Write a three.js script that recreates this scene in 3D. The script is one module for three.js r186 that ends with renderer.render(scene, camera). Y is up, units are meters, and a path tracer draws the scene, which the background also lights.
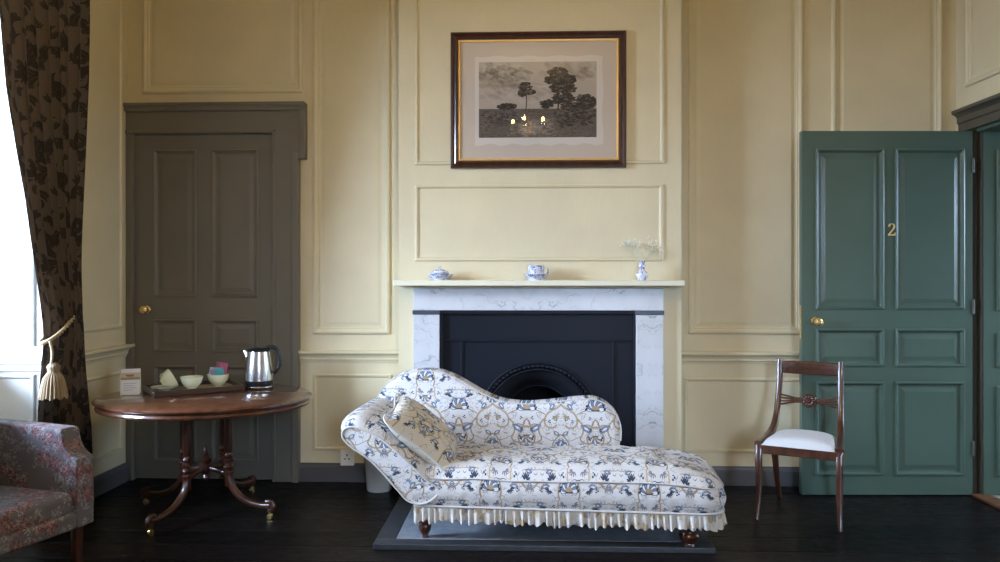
import * as THREE from 'three';
import { RoundedBoxGeometry } from 'three/addons/geometries/RoundedBoxGeometry.js';
import { TextGeometry } from 'three/addons/geometries/TextGeometry.js';
import { FontLoader } from 'three/addons/loaders/FontLoader.js';
import { RectAreaLightUniformsLib } from 'three/addons/lights/RectAreaLightUniformsLib.js';
import { mergeGeometries, mergeVertices, toCreasedNormals } from 'three/addons/utils/BufferGeometryUtils.js';
import { createNoise2D } from 'simplex-noise';

// ---------------------------------------------------------------- camera, sky, daylight, exposure
const F = 780, HOR = 276, EYE = 1.4, YAW = 2 * Math.PI / 180;      // focal length (px), horizon row, eye height, turn to the left
const scene = new THREE.Scene();
const camera = new THREE.PerspectiveCamera(2 * Math.atan(281 / F) * 180 / Math.PI, 1000 / 562, 0.05, 200);
camera.position.set(0, EYE, 0); camera.rotation.y = YAW;
camera.setViewOffset(1000, 562, 0, 281 - HOR, 1000, 562);
const renderer = new THREE.WebGLRenderer({ antialias: true });
renderer.toneMapping = THREE.LinearToneMapping;
renderer.toneMappingExposure = 1.0;
renderer.shadowMap.enabled = true;
RectAreaLightUniformsLib.init();
scene.background = new THREE.Color().setRGB(2.6, 3.0, 3.5);        // overcast sky
// the bright part of the overcast sky before each window
function daylight(x, y, z, w, h, tx, ty, tz, k, rgb) {
  const l = new THREE.RectAreaLight(new THREE.Color().setRGB(...rgb), k, w, h);
  l.position.set(x, y, z); l.lookAt(tx, ty, tz); l.name = 'daylight'; scene.add(l);
}
const COOL = [0.70, 0.92, 1.30];
daylight(1.5, 3.7, 8.0, 4.5, 3.4, 1.15, 1.7, 2.2, 56, COOL);
daylight(-8.6, 3.5, -1.6, 6.5, 3.6, -2.9, 1.7, -3.6, 88, COOL);
daylight(9.5, 3.2, -2.6, 4.0, 3.0, 5.0, 1.7, -4.3, 22, COOL);

// ---------------------------------------------------------------- geometry of the view
const cy = Math.cos(YAW), sy = Math.sin(YAW);
const ray = (px, py) => { const u = (px - 500) / F, v = (HOR - py) / F; return new THREE.Vector3(u * cy - sy, v, -(u * sy + cy)); };
const EYEV = new THREE.Vector3(0, EYE, 0);
const onZ = (px, py, z) => { const d = ray(px, py); return d.multiplyScalar(z / d.z).add(EYEV); };
const onX = (px, py, x) => { const d = ray(px, py); return d.multiplyScalar(x / d.x).add(EYEV); };
const onY = (px, py, y) => { const d = ray(px, py); return d.multiplyScalar((y - EYE) / d.y).add(EYEV); };
const fromCam = (xc, y, d) => new THREE.Vector3(xc * cy - d * sy, y, -(xc * sy + d * cy));
// a pixel on the plane local z = z0 of a placed group, in the group's own axes
function onLocal(g, px, py, z0) {
  g.updateMatrixWorld(true);
  const inv = g.matrixWorld.clone().invert();
  const o = EYEV.clone().applyMatrix4(inv), p = EYEV.clone().add(ray(px, py)).applyMatrix4(inv), d = p.sub(o);
  return o.add(d.multiplyScalar((z0 - o.z) / d.z));
}

// ---------------------------------------------------------------- helpers
let seed = 20240611;
const rnd = () => { seed |= 0; seed = seed + 0x6D2B79F5 | 0; let t = Math.imul(seed ^ seed >>> 15, 1 | seed); t = t + Math.imul(t ^ t >>> 7, 61 | t) ^ t; return ((t ^ t >>> 14) >>> 0) / 4294967296; };
const noise = createNoise2D(rnd);
const fbm = (x, y, o = 4) => { let s = 0, a = 0.5, f = 1; for (let i = 0; i < o; i++) { s += a * noise(x * f, y * f); a *= 0.5; f *= 2; } return s; };
const V = (x, y, z) => new THREE.Vector3(x, y, z);
const lerp = (a, b, t) => a + (b - a) * t, clamp = (x, a, b) => Math.min(b, Math.max(a, x));
const smooth = (t) => { t = clamp(t, 0, 1); return t * t * (3 - 2 * t); };
function interp(table, x) {                                          // piecewise linear table [[x, y], ...]
  if (x <= table[0][0]) return table[0][1];
  for (let i = 1; i < table.length; i++) if (x <= table[i][0]) return lerp(table[i - 1][1], table[i][1], (x - table[i - 1][0]) / (table[i][0] - table[i - 1][0]));
  return table[table.length - 1][1];
}
const used = {};
function numbered(name) { const n = used[name] = (used[name] ?? -1) + 1; return n ? `${name}_${String(n).padStart(3, '0')}` : name; }
function shade(o) { o.castShadow = o.receiveShadow = true; return o; }
function mesh(name, geo, mat, parent = scene) {
  const m = shade(new THREE.Mesh(geo, mat)); m.name = parent === scene ? numbered(name) : name; parent.add(m); return m;
}
function thing(name, label, category, pos = V(0, 0, 0), turn = 0, group) {
  const g = new THREE.Group(); g.name = numbered(name); g.position.copy(pos); g.rotation.y = turn; scene.add(g);
  g.userData = { label, category }; if (group) g.userData.group = group; return g;
}
function tag(o, label, category, group) { o.userData = { label, category }; if (group) o.userData.group = group; return o; }
function struct(o, label) { o.userData = { kind: 'structure' }; if (label) o.userData.label = label; return o; }
function sgroup(name, label) { const g = new THREE.Group(); g.name = numbered(name); scene.add(g); return struct(g, label); }

// uv in metres, each face looked at along its main axis
function metreUV(geo, turn = false) {
  const g = geo.index ? geo.toNonIndexed() : geo, p = g.attributes.position, uv = new Float32Array(p.count * 2);
  const a = V(), b = V(), c = V(), n = V();
  for (let i = 0; i < p.count; i += 3) {
    a.fromBufferAttribute(p, i); b.fromBufferAttribute(p, i + 1); c.fromBufferAttribute(p, i + 2);
    n.copy(b).sub(a).cross(c.clone().sub(a));
    const ax = Math.abs(n.x), ay = Math.abs(n.y), az = Math.abs(n.z);
    [a, b, c].forEach((v, k) => {
      let s, t; if (ax >= ay && ax >= az) [s, t] = [v.z, v.y]; else if (ay >= az) [s, t] = [v.x, v.z]; else [s, t] = [v.x, v.y];
      if (turn) [s, t] = [t, s];
      uv[(i + k) * 2] = s; uv[(i + k) * 2 + 1] = t;
    });
  }
  g.setAttribute('uv', new THREE.BufferAttribute(uv, 2)); return g;
}
function box(x0, x1, y0, y1, z0, z1, r = 0, turn = false) {
  const w = x1 - x0, h = y1 - y0, d = z1 - z0;
  const g = r ? new RoundedBoxGeometry(w, h, d, 2, Math.min(r, w / 2.01, h / 2.01, d / 2.01)) : new THREE.BoxGeometry(w, h, d);
  g.translate((x0 + x1) / 2, (y0 + y1) / 2, (z0 + z1) / 2); return metreUV(g, turn);
}
function merge(list) {
  return mergeGeometries(list.map((g) => { g = g.index ? g.toNonIndexed() : g; for (const k of Object.keys(g.attributes)) if (!['position', 'normal', 'uv'].includes(k)) g.deleteAttribute(k); return g; }));
}
function flat(pos, uv) {
  const g = new THREE.BufferGeometry(); g.setAttribute('position', new THREE.Float32BufferAttribute(pos, 3));
  g.setAttribute('uv', new THREE.Float32BufferAttribute(uv ?? new Array(pos.length / 3 * 2).fill(0), 2)); g.computeVertexNormals(); return g;
}
// rectangular loops of a moulding: profile [[inset, z], ...], closed by a flat field
function panel(x0, y0, x1, y1, prof, cap = true) {
  const pos = [], loop = ([e, z]) => [[x0 + e, y0 + e, z], [x1 - e, y0 + e, z], [x1 - e, y1 - e, z], [x0 + e, y1 - e, z]];
  for (let i = 0; i + 1 < prof.length; i++) {
    const A = loop(prof[i]), B = loop(prof[i + 1]);
    for (let k = 0; k < 4; k++) { const n = (k + 1) % 4; pos.push(...A[k], ...A[n], ...B[n], ...A[k], ...B[n], ...B[k]); }
  }
  if (cap) { const C = loop(prof[prof.length - 1]); pos.push(...C[0], ...C[1], ...C[2], ...C[0], ...C[2], ...C[3]); }
  return metreUV(flat(pos));
}
// straight moulding: profile [[z, y], ...] (closed polygon) from x0 to x1
function prism(prof, x0, x1) {
  const s = new THREE.Shape(prof.map(([z, y]) => new THREE.Vector2(z, y)));
  const g = new THREE.ExtrudeGeometry(s, { depth: x1 - x0, bevelEnabled: false });
  g.applyMatrix4(new THREE.Matrix4().set(0, 0, 1, x0, 0, 1, 0, 0, 1, 0, 0, 0, 0, 0, 0, 1));
  const n = g.index ? g.toNonIndexed() : g, p = n.attributes.position;          // the map mirrors: turn the faces round
  for (let i = 0; i < p.count; i += 3) for (const c of ['X', 'Y', 'Z']) { const t = p['get' + c](i + 1); p['set' + c](i + 1, p['get' + c](i + 2)); p['set' + c](i + 2, t); }
  n.computeVertexNormals(); return metreUV(n);
}
// a grid of points f(i, j) -> [x, y, z] with uv g(i, j)
function grid(nu, nv, f, uvf, closedU = false) {
  const pos = [], uv = [], idx = [];
  for (let j = 0; j <= nv; j++) for (let i = 0; i <= nu; i++) { pos.push(...f(i / nu, j / nv)); uv.push(...(uvf ? uvf(i / nu, j / nv) : [i / nu, j / nv])); }
  for (let j = 0; j < nv; j++) for (let i = 0; i < nu; i++) { const a = j * (nu + 1) + i, b = a + 1, c = a + nu + 1, d = c + 1; idx.push(a, b, d, a, d, c); }
  const g = new THREE.BufferGeometry(); g.setAttribute('position', new THREE.Float32BufferAttribute(pos, 3)); g.setAttribute('uv', new THREE.Float32BufferAttribute(uv, 2)); g.setIndex(idx); g.computeVertexNormals();
  if (closedU) { const n = g.attributes.normal; for (let j = 0; j <= nv; j++) { const a = j * (nu + 1), b = a + nu, s = V().fromBufferAttribute(n, a).add(V().fromBufferAttribute(n, b)).normalize(); n.setXYZ(a, s.x, s.y, s.z); n.setXYZ(b, s.x, s.y, s.z); } }
  return g;
}
// sweep of a superellipse section (w, h at t) along points; up keeps the section upright
function sweep(pts, w, h, { sides = 12, n = 40, pow = 2, up = V(0, 1, 0), caps = true, closed = false } = {}) {
  const curve = new THREE.CatmullRomCurve3(pts, closed, 'centripetal'), pos = [], uv = [], idx = [];
  const W = typeof w === 'function' ? w : () => w, H = typeof h === 'function' ? h : () => h, L = curve.getLength();
  let side = null;
  for (let j = 0; j <= n; j++) {
    const t = j / n, p = curve.getPoint(t), tan = curve.getTangent(t).normalize();
    let s = up.clone().cross(tan); if (s.lengthSq() < 1e-4) s = side ? side.clone() : V(1, 0, 0).cross(tan); s.normalize(); if (side && s.dot(side) < 0) s.negate(); side = s;
    const q = tan.clone().cross(s).normalize();
    for (let i = 0; i <= sides; i++) {
      const a = i / sides * 2 * Math.PI, c = Math.cos(a), d = Math.sin(a);
      const e = 2 / pow, x = Math.sign(c) * Math.abs(c) ** e * W(t) / 2, y = Math.sign(d) * Math.abs(d) ** e * H(t) / 2;
      pos.push(p.x + s.x * x + q.x * y, p.y + s.y * x + q.y * y, p.z + s.z * x + q.z * y); uv.push(i / sides * 0.15, t * L);
    }
  }
  for (let j = 0; j < n; j++) for (let i = 0; i < sides; i++) { const a = j * (sides + 1) + i, b = a + 1, c = a + sides + 1, d = c + 1; idx.push(a, b, d, a, d, c); }
  if (caps && !closed) for (const j of [0, n]) {
    const c = pos.length / 3, p = curve.getPoint(j / n); pos.push(p.x, p.y, p.z); uv.push(0, 0);
    for (let i = 0; i < sides; i++) { const a = j * (sides + 1) + i; j ? idx.push(a, a + 1, c) : idx.push(a + 1, a, c); }
  }
  const g = new THREE.BufferGeometry(); g.setAttribute('position', new THREE.Float32BufferAttribute(pos, 3)); g.setAttribute('uv', new THREE.Float32BufferAttribute(uv, 2)); g.setIndex(idx); g.computeVertexNormals();
  return toCreasedNormals(g, 0.9);
}
const lathe = (pts, seg = 32) => new THREE.LatheGeometry(pts.map(([r, y]) => new THREE.Vector2(Math.max(r, 0.0001), y)), seg);
const turned = (pts, seg = 24) => toCreasedNormals(lathe(pts, seg), 0.7);
function at(geo, x, y, z) { geo.translate(x, y, z); return geo; }

// ---------------------------------------------------------------- textures
function canvas(w, h, draw) {
  const c = document.createElement('canvas'); c.width = w; c.height = h; draw(c.getContext('2d'), w, h);
  const t = new THREE.CanvasTexture(c); t.colorSpace = THREE.SRGBColorSpace; t.wrapS = t.wrapT = THREE.RepeatWrapping; t.magFilter = THREE.LinearFilter; return t;
}
function field(n, f, metres = 1, srgb = false) {                      // f(u, v) -> [r, g, b] or grey, 0..1
  const d = new Uint8Array(n * n * 4);
  for (let y = 0; y < n; y++) for (let x = 0; x < n; x++) { let v = f(x / n, y / n); if (!Array.isArray(v)) v = [v, v, v]; for (let k = 0; k < 3; k++) d[(y * n + x) * 4 + k] = clamp(v[k], 0, 1) * 255; d[(y * n + x) * 4 + 3] = 255; }
  const t = new THREE.DataTexture(d, n, n); t.wrapS = t.wrapT = THREE.MirroredRepeatWrapping; t.magFilter = THREE.LinearFilter; t.repeat.set(1 / metres, 1 / metres); if (srgb) t.colorSpace = THREE.SRGBColorSpace; t.needsUpdate = true; return t;
}
const rgb = (r, g, b) => new THREE.Color().setRGB(r, g, b);
const std = (c, rough, more = {}) => new THREE.MeshStandardMaterial({ color: c, roughness: rough, ...more });
const phys = (c, rough, more = {}) => new THREE.MeshPhysicalMaterial({ color: c, roughness: rough, ...more });

const brushTex = field(512, (u, v) => 0.5 + 0.35 * noise(u * 160, v * 5) + 0.25 * fbm(u * 9, v * 9), 0.6);
const wallTint = field(512, (u, v) => { const k = 0.93 + 0.06 * fbm(u * 4, v * 4) + 0.010 * noise(u * 120, v * 14); return [k, k * 0.995, k * 0.98]; }, 2.2);
const M = {};
M.cream = std(rgb(0.69, 0.604, 0.40), 0.5, { map: wallTint, bumpMap: brushTex, bumpScale: 0.00012 });
M.mantelpaint = std(rgb(0.74, 0.69, 0.53), 0.42, { map: wallTint });
M.ceiling = std(rgb(0.60, 0.58, 0.52), 0.8);
M.skirting = std(rgb(0.085, 0.082, 0.085), 0.4, { bumpMap: brushTex, bumpScale: 0.00012 });
M.greydoor = std(rgb(0.17, 0.154, 0.120), 0.42, { map: wallTint, bumpMap: brushTex, bumpScale: 0.0002 });
M.green = std(rgb(0.070, 0.112, 0.086), 0.30, { map: wallTint, bumpMap: brushTex, bumpScale: 0.0002 });
M.darktrim = std(rgb(0.07, 0.062, 0.045), 0.4, { bumpMap: brushTex, bumpScale: 0.0004 });
M.white = std(rgb(0.80, 0.80, 0.77), 0.42, { bumpMap: brushTex, bumpScale: 0.00012 });
M.plastic = std(rgb(0.78, 0.78, 0.75), 0.35);
M.glass = phys(rgb(1, 1, 1), 0.0, { transmission: 1, thickness: 0, ior: 1.45 });
M.brass = std(rgb(0.72, 0.52, 0.22), 0.26, { metalness: 0.85 });
M.iron = phys(rgb(0.007, 0.009, 0.015), 0.42, { specularIntensity: 0.35, bumpMap: field(256, (u, v) => 0.5 + 0.5 * fbm(u * 60, v * 60), 0.3), bumpScale: 0.0004 });
M.soot = std(rgb(0.004, 0.004, 0.004), 0.95);
M.slate = std(rgb(0.042, 0.047, 0.055), 0.45, { map: field(256, (u, v) => 0.75 + 0.3 * fbm(u * 8, v * 8, 5), 0.6), bumpMap: brushTex, bumpScale: 0.0006 });
M.hearthstone = std(rgb(0.26, 0.29, 0.33), 0.5, { map: field(256, (u, v) => 0.82 + 0.22 * fbm(u * 10, v * 10, 5), 0.8) });
M.inlay = std(rgb(0.06, 0.07, 0.09), 0.25);
const vein = (u, v) => {
  const p = u + 0.10 * fbm(u * 4, v * 4, 4), q = v + 0.10 * fbm(u * 4 + 7, v * 4 + 3, 4), t = p * 3 + q * 5;
  const a = Math.max(0, 1 - Math.abs(noise(t * 0.7, (q - p) * 1.2)) * 7) ** 2, b = Math.max(0, 1 - Math.abs(noise(t * 1.5 + 30, (q - p) * 2.5)) * 9) ** 2, m = smooth(0.5 + fbm(u * 3 + 3, v * 3 + 8, 3)), c = 0.5 + 0.5 * fbm(u * 6, v * 6, 4);
  const k = 0.97 - 0.46 * a * m - 0.24 * b * m - 0.12 * c * m; return [k, k, k * 1.01];
};
M.marble = phys(rgb(0.59, 0.59, 0.60), 0.3, { map: field(512, vein, 0.8), clearcoat: 0.25, clearcoatRoughness: 0.25 });
// woods
const grain = (f, base, dark, amt) => (u, v) => {
  const r = fbm(u * f + 0.4 * fbm(u * 2, v * 1.2), v * 2.2, 4), s = 0.5 + 0.5 * Math.sin((u * f * 1.6 + 2.4 * fbm(u * 3, v * 1.3)) * 6.28), k = clamp(0.5 + amt * r + 0.28 * (s - 0.5) + 0.12 * noise(u * 220, v * 8), 0, 1);
  return base.map((c, i) => lerp(dark[i], c, k));
};
const mahoganyTex = field(512, grain(6, [1, 1, 1], [0.42, 0.32, 0.28], 0.6), 0.5);
M.mahogany = phys(rgb(0.078, 0.029, 0.015), 0.32, { map: mahoganyTex, clearcoat: 0.6, clearcoatRoughness: 0.14 });
M.darkwood = phys(rgb(0.070, 0.022, 0.011), 0.30, { map: mahoganyTex, clearcoat: 0.6, clearcoatRoughness: 0.15 });
M.tabletop = phys(rgb(0.115, 0.042, 0.019), 0.30, { specularIntensity: 0.6, map: mahoganyTex, clearcoat: 1, clearcoatRoughness: 0.05 });
M.oak = std(rgb(0.20, 0.09, 0.04), 0.5, { map: mahoganyTex });
const floorBump = field(512, (u, v) => 0.5 + 0.3 * noise(u * 6, v * 90) + 0.3 * fbm(u * 14, v * 30), 0.8);
const floorRough = field(512, (u, v) => 0.62 + 0.22 * fbm(u * 7, v * 12, 5), 1.1);
M.boards = [0, 1, 2].map((k) => phys(rgb(0.0052 + 0.002 * k, 0.0046 + 0.0014 * k, 0.0046 + 0.0012 * k), 0.55, { specularIntensity: 0.16, roughnessMap: floorRough, bumpMap: floorBump, bumpScale: 0.0012 }));

// crewel-work fabric of the chaise: pale linen printed with slate-blue flowers and tan scrolling stems
function drawCrewel(g, w, h, ground) {
  g.fillStyle = ground; g.fillRect(0, 0, w, h);
  for (let i = 0; i < 9000; i++) { g.fillStyle = rnd() < 0.5 ? 'rgba(255,255,255,0.10)' : 'rgba(150,140,130,0.10)'; const x = rnd() * w, y = rnd() * h; rnd() < 0.5 ? g.fillRect(x, y, 14, 1.4) : g.fillRect(x, y, 1.4, 14); }
  const navy = '#333e52', blue = '#76879f', tan = '#a8906f', pale = '#bda98a', grey = '#7d7c85';
  const half = () => {
    g.lineCap = 'round';
    const stem = (c, lw, ...p) => { g.strokeStyle = c; g.lineWidth = lw * (lw > 6 ? 2.0 : 1.5); g.beginPath(); g.moveTo(p[0], p[1]); for (let i = 2; i < p.length; i += 6) g.bezierCurveTo(p[i], p[i + 1], p[i + 2], p[i + 3], p[i + 4], p[i + 5]); g.stroke(); };
    stem(tan, 13, 0, 250, 60, 330, 210, 330, 240, 470, 265, 600, 120, 640, 70, 560);
    stem(pale, 5, 0, 250, 60, 330, 210, 330, 240, 470, 265, 600, 120, 640, 70, 560);
    stem(tan, 11, 240, 470, 330, 520, 360, 640, 300, 720, 250, 800, 380, 860, 512, 800);
    stem(tan, 8, 240, 400, 330, 330, 420, 350, 440, 250); stem(grey, 5, 300, 720, 200, 760, 130, 820, 60, 780);
    stem(grey, 5, 440, 250, 470, 180, 400, 120, 340, 150); stem(tan, 12, 512, 470, 440, 520, 470, 640, 400, 700, 360, 760, 420, 900, 512, 900); stem(tan, 10, 0, 700, 90, 740, 180, 900, 120, 1024); stem(pale, 9, 120, 0, 180, 60, 90, 150, 190, 210); stem(pale, 8, 300, 60, 400, 30, 470, 80, 512, 40);
    const leaf = (x, y, a, s) => {
      g.save(); g.translate(x, y); g.rotate(a); g.scale(s, s);
      g.fillStyle = blue; g.strokeStyle = navy; g.lineWidth = 6;
      g.beginPath(); g.moveTo(0, 0); g.bezierCurveTo(60, -70, 160, -60, 190, 0); g.bezierCurveTo(150, 50, 60, 50, 0, 0); g.fill(); g.stroke();
      g.fillStyle = '#dfe2e8'; g.beginPath(); g.moveTo(40, 0); g.bezierCurveTo(80, -34, 130, -30, 150, -2); g.bezierCurveTo(120, 22, 80, 22, 40, 0); g.fill(); g.lineWidth = 3; g.stroke();
      for (let i = 0; i < 11; i++) { const t = i / 10, px = lerp(10, 185, t), py = -62 * Math.sin(Math.PI * t); g.lineWidth = 7; g.beginPath(); g.moveTo(px, py); g.lineTo(px + 10, py - 24); g.stroke(); }
      g.restore();
    };
    leaf(300, 560, 0.6, 0.95); leaf(110, 650, 2.6, 0.55); leaf(400, 250, -0.7, 0.6); leaf(170, 330, -2.2, 0.6); leaf(250, 860, 0.2, 0.6); leaf(60, 500, -0.9, 0.5); leaf(330, 60, 0.4, 0.5);
    for (let i = 0; i < 60; i++) { const x = rnd() * 500, y = rnd() * 1024, a = rnd() * 6.28; stem(i % 2 ? pale : '#a9a6a8', 4, x, y, x + 30 * Math.cos(a), y + 30 * Math.sin(a), x + 60 * Math.cos(a + 0.9), y + 60 * Math.sin(a + 0.9), x + 70 * Math.cos(a + 1.5), y + 70 * Math.sin(a + 1.5)); }
    const berry = (x, y) => { g.fillStyle = navy; for (const [dx, dy] of [[0, 0], [22, -14], [6, -32]]) { g.beginPath(); g.ellipse(x + dx, y + dy, 12, 9, dx, 0, 7); g.fill(); } };
    berry(190, 120); berry(420, 470); berry(160, 520); berry(430, 640); berry(350, 930);
    for (let i = 0; i < 70; i++) { g.strokeStyle = i % 3 ? grey : i % 2 ? tan : blue; g.lineWidth = 6; const x = rnd() * 500, y = rnd() * 1024, a = rnd() * 6.28; g.beginPath(); g.arc(x, y, 14 + rnd() * 16, a, a + 2.2); g.stroke(); }
    const spray = (x, y, a, c, n, r) => { for (let i = 0; i < n; i++) { const b = a + (i / (n - 1) - 0.5) * 2.6; g.save(); g.translate(x, y); g.rotate(b); g.fillStyle = c; g.beginPath(); g.ellipse(r * 0.62, 0, r * 0.42, r * 0.13, 0, 0, 7); g.fill(); g.restore(); } };
    spray(340, 150, -1.2, navy, 7, 62); spray(60, 790, 2.4, blue, 7, 64); spray(470, 880, 0.4, grey, 6, 60); spray(90, 420, 2.2, tan, 6, 66); spray(250, 900, 0.9, navy, 7, 60); spray(190, 250, -2.2, blue, 6, 56); spray(480, 560, 1.8, tan, 6, 60); spray(60, 60, 0.8, grey, 6, 60);
  };
  const palmette = (x, y, s, flip) => {
    g.save(); g.translate(x, y); g.scale(s, flip ? -s : s);
    for (let i = -4; i <= 4; i++) {
      g.save(); g.rotate(i * 0.36); g.fillStyle = i % 2 ? blue : '#e2e0de'; g.strokeStyle = navy; g.lineWidth = 7;
      g.beginPath(); g.moveTo(0, 0); g.bezierCurveTo(-42, -60, -30, -120, 0, -138 + Math.abs(i) * 8); g.bezierCurveTo(30, -120, 42, -60, 0, 0); g.fill(); g.stroke();
      if (Math.abs(i) > 2) { g.fillStyle = navy; g.beginPath(); g.ellipse(0, -120, 26, 13, 0.5, 0, 7); g.fill(); }
      g.restore();
    }
    g.fillStyle = tan; g.beginPath(); g.ellipse(0, -26, 46, 34, 0, 0, 7); g.fill(); g.fillStyle = navy; for (let i = -3; i <= 3; i++) { g.beginPath(); g.arc(i * 15, 8 - Math.abs(i) * 3, 9, 0, 7); g.fill(); }
    g.restore();
  };
  const s0 = seed;
  half(); g.save(); g.translate(w, 0); g.scale(-1, 1); seed = s0; half(); g.restore();
  palmette(512, 330, 1.15, false); palmette(512, 720, 0.85, true); palmette(0, 930, 1.0, false); palmette(w, 930, 1.0, false); palmette(0, 150, 0.7, true); palmette(w, 150, 0.7, true);
}
const crewelTex = canvas(1024, 1024, (g, w, h) => drawCrewel(g, w, h, '#dcd9d6'));
crewelTex.repeat.set(1 / 0.40, 1 / 0.40);
const cushionTex = canvas(1024, 1024, (g, w, h) => drawCrewel(g, w, h, '#d8cdb6'));
cushionTex.repeat.set(1 / 0.36, 1 / 0.36);
const weave = field(256, (u, v) => 0.5 + 0.3 * Math.sin(u * 400) * Math.sin(v * 400) + 0.3 * fbm(u * 7, v * 7), 0.25);
M.crewel = std(rgb(0.80, 0.80, 0.80), 0.85, { map: crewelTex, bumpMap: weave, bumpScale: 0.0008, side: THREE.DoubleSide });
const skirtTex = canvas(1024, 256, (g, w, h) => {
  g.fillStyle = '#cfc9bf'; g.fillRect(0, 0, w, h);
  for (let i = 0; i < 46; i++) { g.fillStyle = ['#b09672', '#bda684', '#a58d6e', '#8a8d98', '#c9b99d', '#b8a07c'][i % 6]; const x = rnd() * w, y = rnd() * h; for (const dx of [0, -w, w]) { g.beginPath(); g.ellipse(x + dx, y, 10 + 14 * ((i * 0.37) % 1), 16 + 40 * ((i * 0.61) % 1), 0.5 * Math.sin(i), 0, 7); g.fill(); } }
  for (let i = 0; i < 900; i++) { g.fillStyle = rnd() < 0.5 ? 'rgba(240,238,232,0.5)' : 'rgba(120,110,100,0.16)'; g.fillRect(rnd() * w, rnd() * h, 2, 40); }
});
skirtTex.repeat.set(1 / 0.62, 1 / 0.16);
M.skirtcloth = std(rgb(0.78, 0.78, 0.78), 0.85, { map: skirtTex, bumpMap: weave, bumpScale: 0.0008, side: THREE.DoubleSide });
M.cushion = std(rgb(0.80, 0.80, 0.80), 0.85, { map: cushionTex, bumpMap: weave, bumpScale: 0.0008 });
M.piping = std(rgb(0.52, 0.50, 0.48), 0.8);
M.linen = std(rgb(0.52, 0.51, 0.50), 0.85, { bumpMap: weave, bumpScale: 0.0006 });
// rose chintz of the armchair
const chintzTex = canvas(1024, 1024, (g, w, h) => {
  g.fillStyle = '#68656a'; g.fillRect(0, 0, w, h);
  const blot = (x, y, r, cols, n) => { for (let i = 0; i < n; i++) { const a = rnd() * 6.28, q = Math.sqrt(rnd()) * r; g.fillStyle = cols[Math.floor(rnd() * cols.length)]; g.beginPath(); g.ellipse(x + Math.cos(a) * q, y + Math.sin(a) * q, r * (0.12 + 0.2 * rnd()), r * (0.08 + 0.1 * rnd()), a, 0, 7); g.fill(); } };
  const wrap = (x, y, f) => { for (const dx of [0, -w, w]) for (const dy of [0, -h, h]) { const s = seed; f(x + dx, y + dy); if (dx !== w || dy !== h) seed = s; } };
  for (let i = 0; i < 46; i++) wrap(rnd() * w, rnd() * h, (x, y) => blot(x, y, 70, ['#85838a', '#737278', '#928e92', '#5b595c'], 26));
  for (let i = 0; i < 17; i++) { const rx = (i * 0.618 % 1) * w, ry = (i * 0.382 * 1.7 % 1) * h; wrap(rx, ry, (x, y) => { blot(x, y, 78, ['#70474c', '#835a5e', '#5d3c40', '#93706f'], 46); blot(x, y, 44, ['#a78888', '#674348', '#876064'], 24); }); }
  for (let i = 0; i < 30; i++) wrap(rnd() * w, rnd() * h, (x, y) => blot(x, y, 40, ['#a09ca0', '#aaa5a6', '#8b868a'], 16));
});
chintzTex.repeat.set(1 / 0.46, 1 / 0.46);
M.chintz = std(rgb(0.9, 0.9, 0.92), 0.75, { map: chintzTex, bumpMap: weave, bumpScale: 0.0008 });
// curtain: brown cloth with dark leaves
const curtainTex = canvas(1024, 1024, (g, w, h) => {
  g.fillStyle = '#6c6056'; g.fillRect(0, 0, w, h);
  for (let i = 0; i < 5000; i++) { g.fillStyle = rnd() < 0.5 ? 'rgba(140,125,110,0.14)' : 'rgba(40,34,30,0.14)'; g.fillRect(rnd() * w, rnd() * h, 2, 22); }
  const frond = (x, y, a, s) => { g.save(); g.translate(x, y); g.rotate(a); g.scale(s, s); g.strokeStyle = '#38322e'; g.lineWidth = 9; g.beginPath(); g.moveTo(0, 0); g.quadraticCurveTo(90, -50, 200, -10); g.stroke(); g.fillStyle = '#37322f'; for (let i = 0; i < 9; i++) { const t = (i + 1) / 9, q = 200 * t, p = -60 * Math.sin(t * 2.8); for (const k of [-1, 1]) { g.save(); g.translate(q, p * 0.8); g.rotate(k * 0.9); g.beginPath(); g.ellipse(34, 0, 36, 11, 0, 0, 7); g.fill(); g.restore(); } } g.restore(); };
  for (let i = 0; i < 60; i++) { const x = rnd() * w, y = rnd() * h, a = rnd() * 6.28, s = 0.45 + 0.4 * rnd(); for (const dx of [0, -w, w]) for (const dy of [0, -h, h]) frond(x + dx, y + dy, a, s); }
});
curtainTex.repeat.set(1 / 0.5, 1 / 0.5);
M.curtain = std(rgb(0.80, 0.80, 0.86), 0.85, { map: curtainTex, side: THREE.DoubleSide });
M.rope = std(rgb(0.42, 0.32, 0.18), 0.75);
M.tassel = std(rgb(0.29, 0.21, 0.125), 0.8, { bumpMap: field(256, (u, v) => 0.5 + 0.5 * Math.sin(u * 400), 1), bumpScale: 0.002 });
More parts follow.
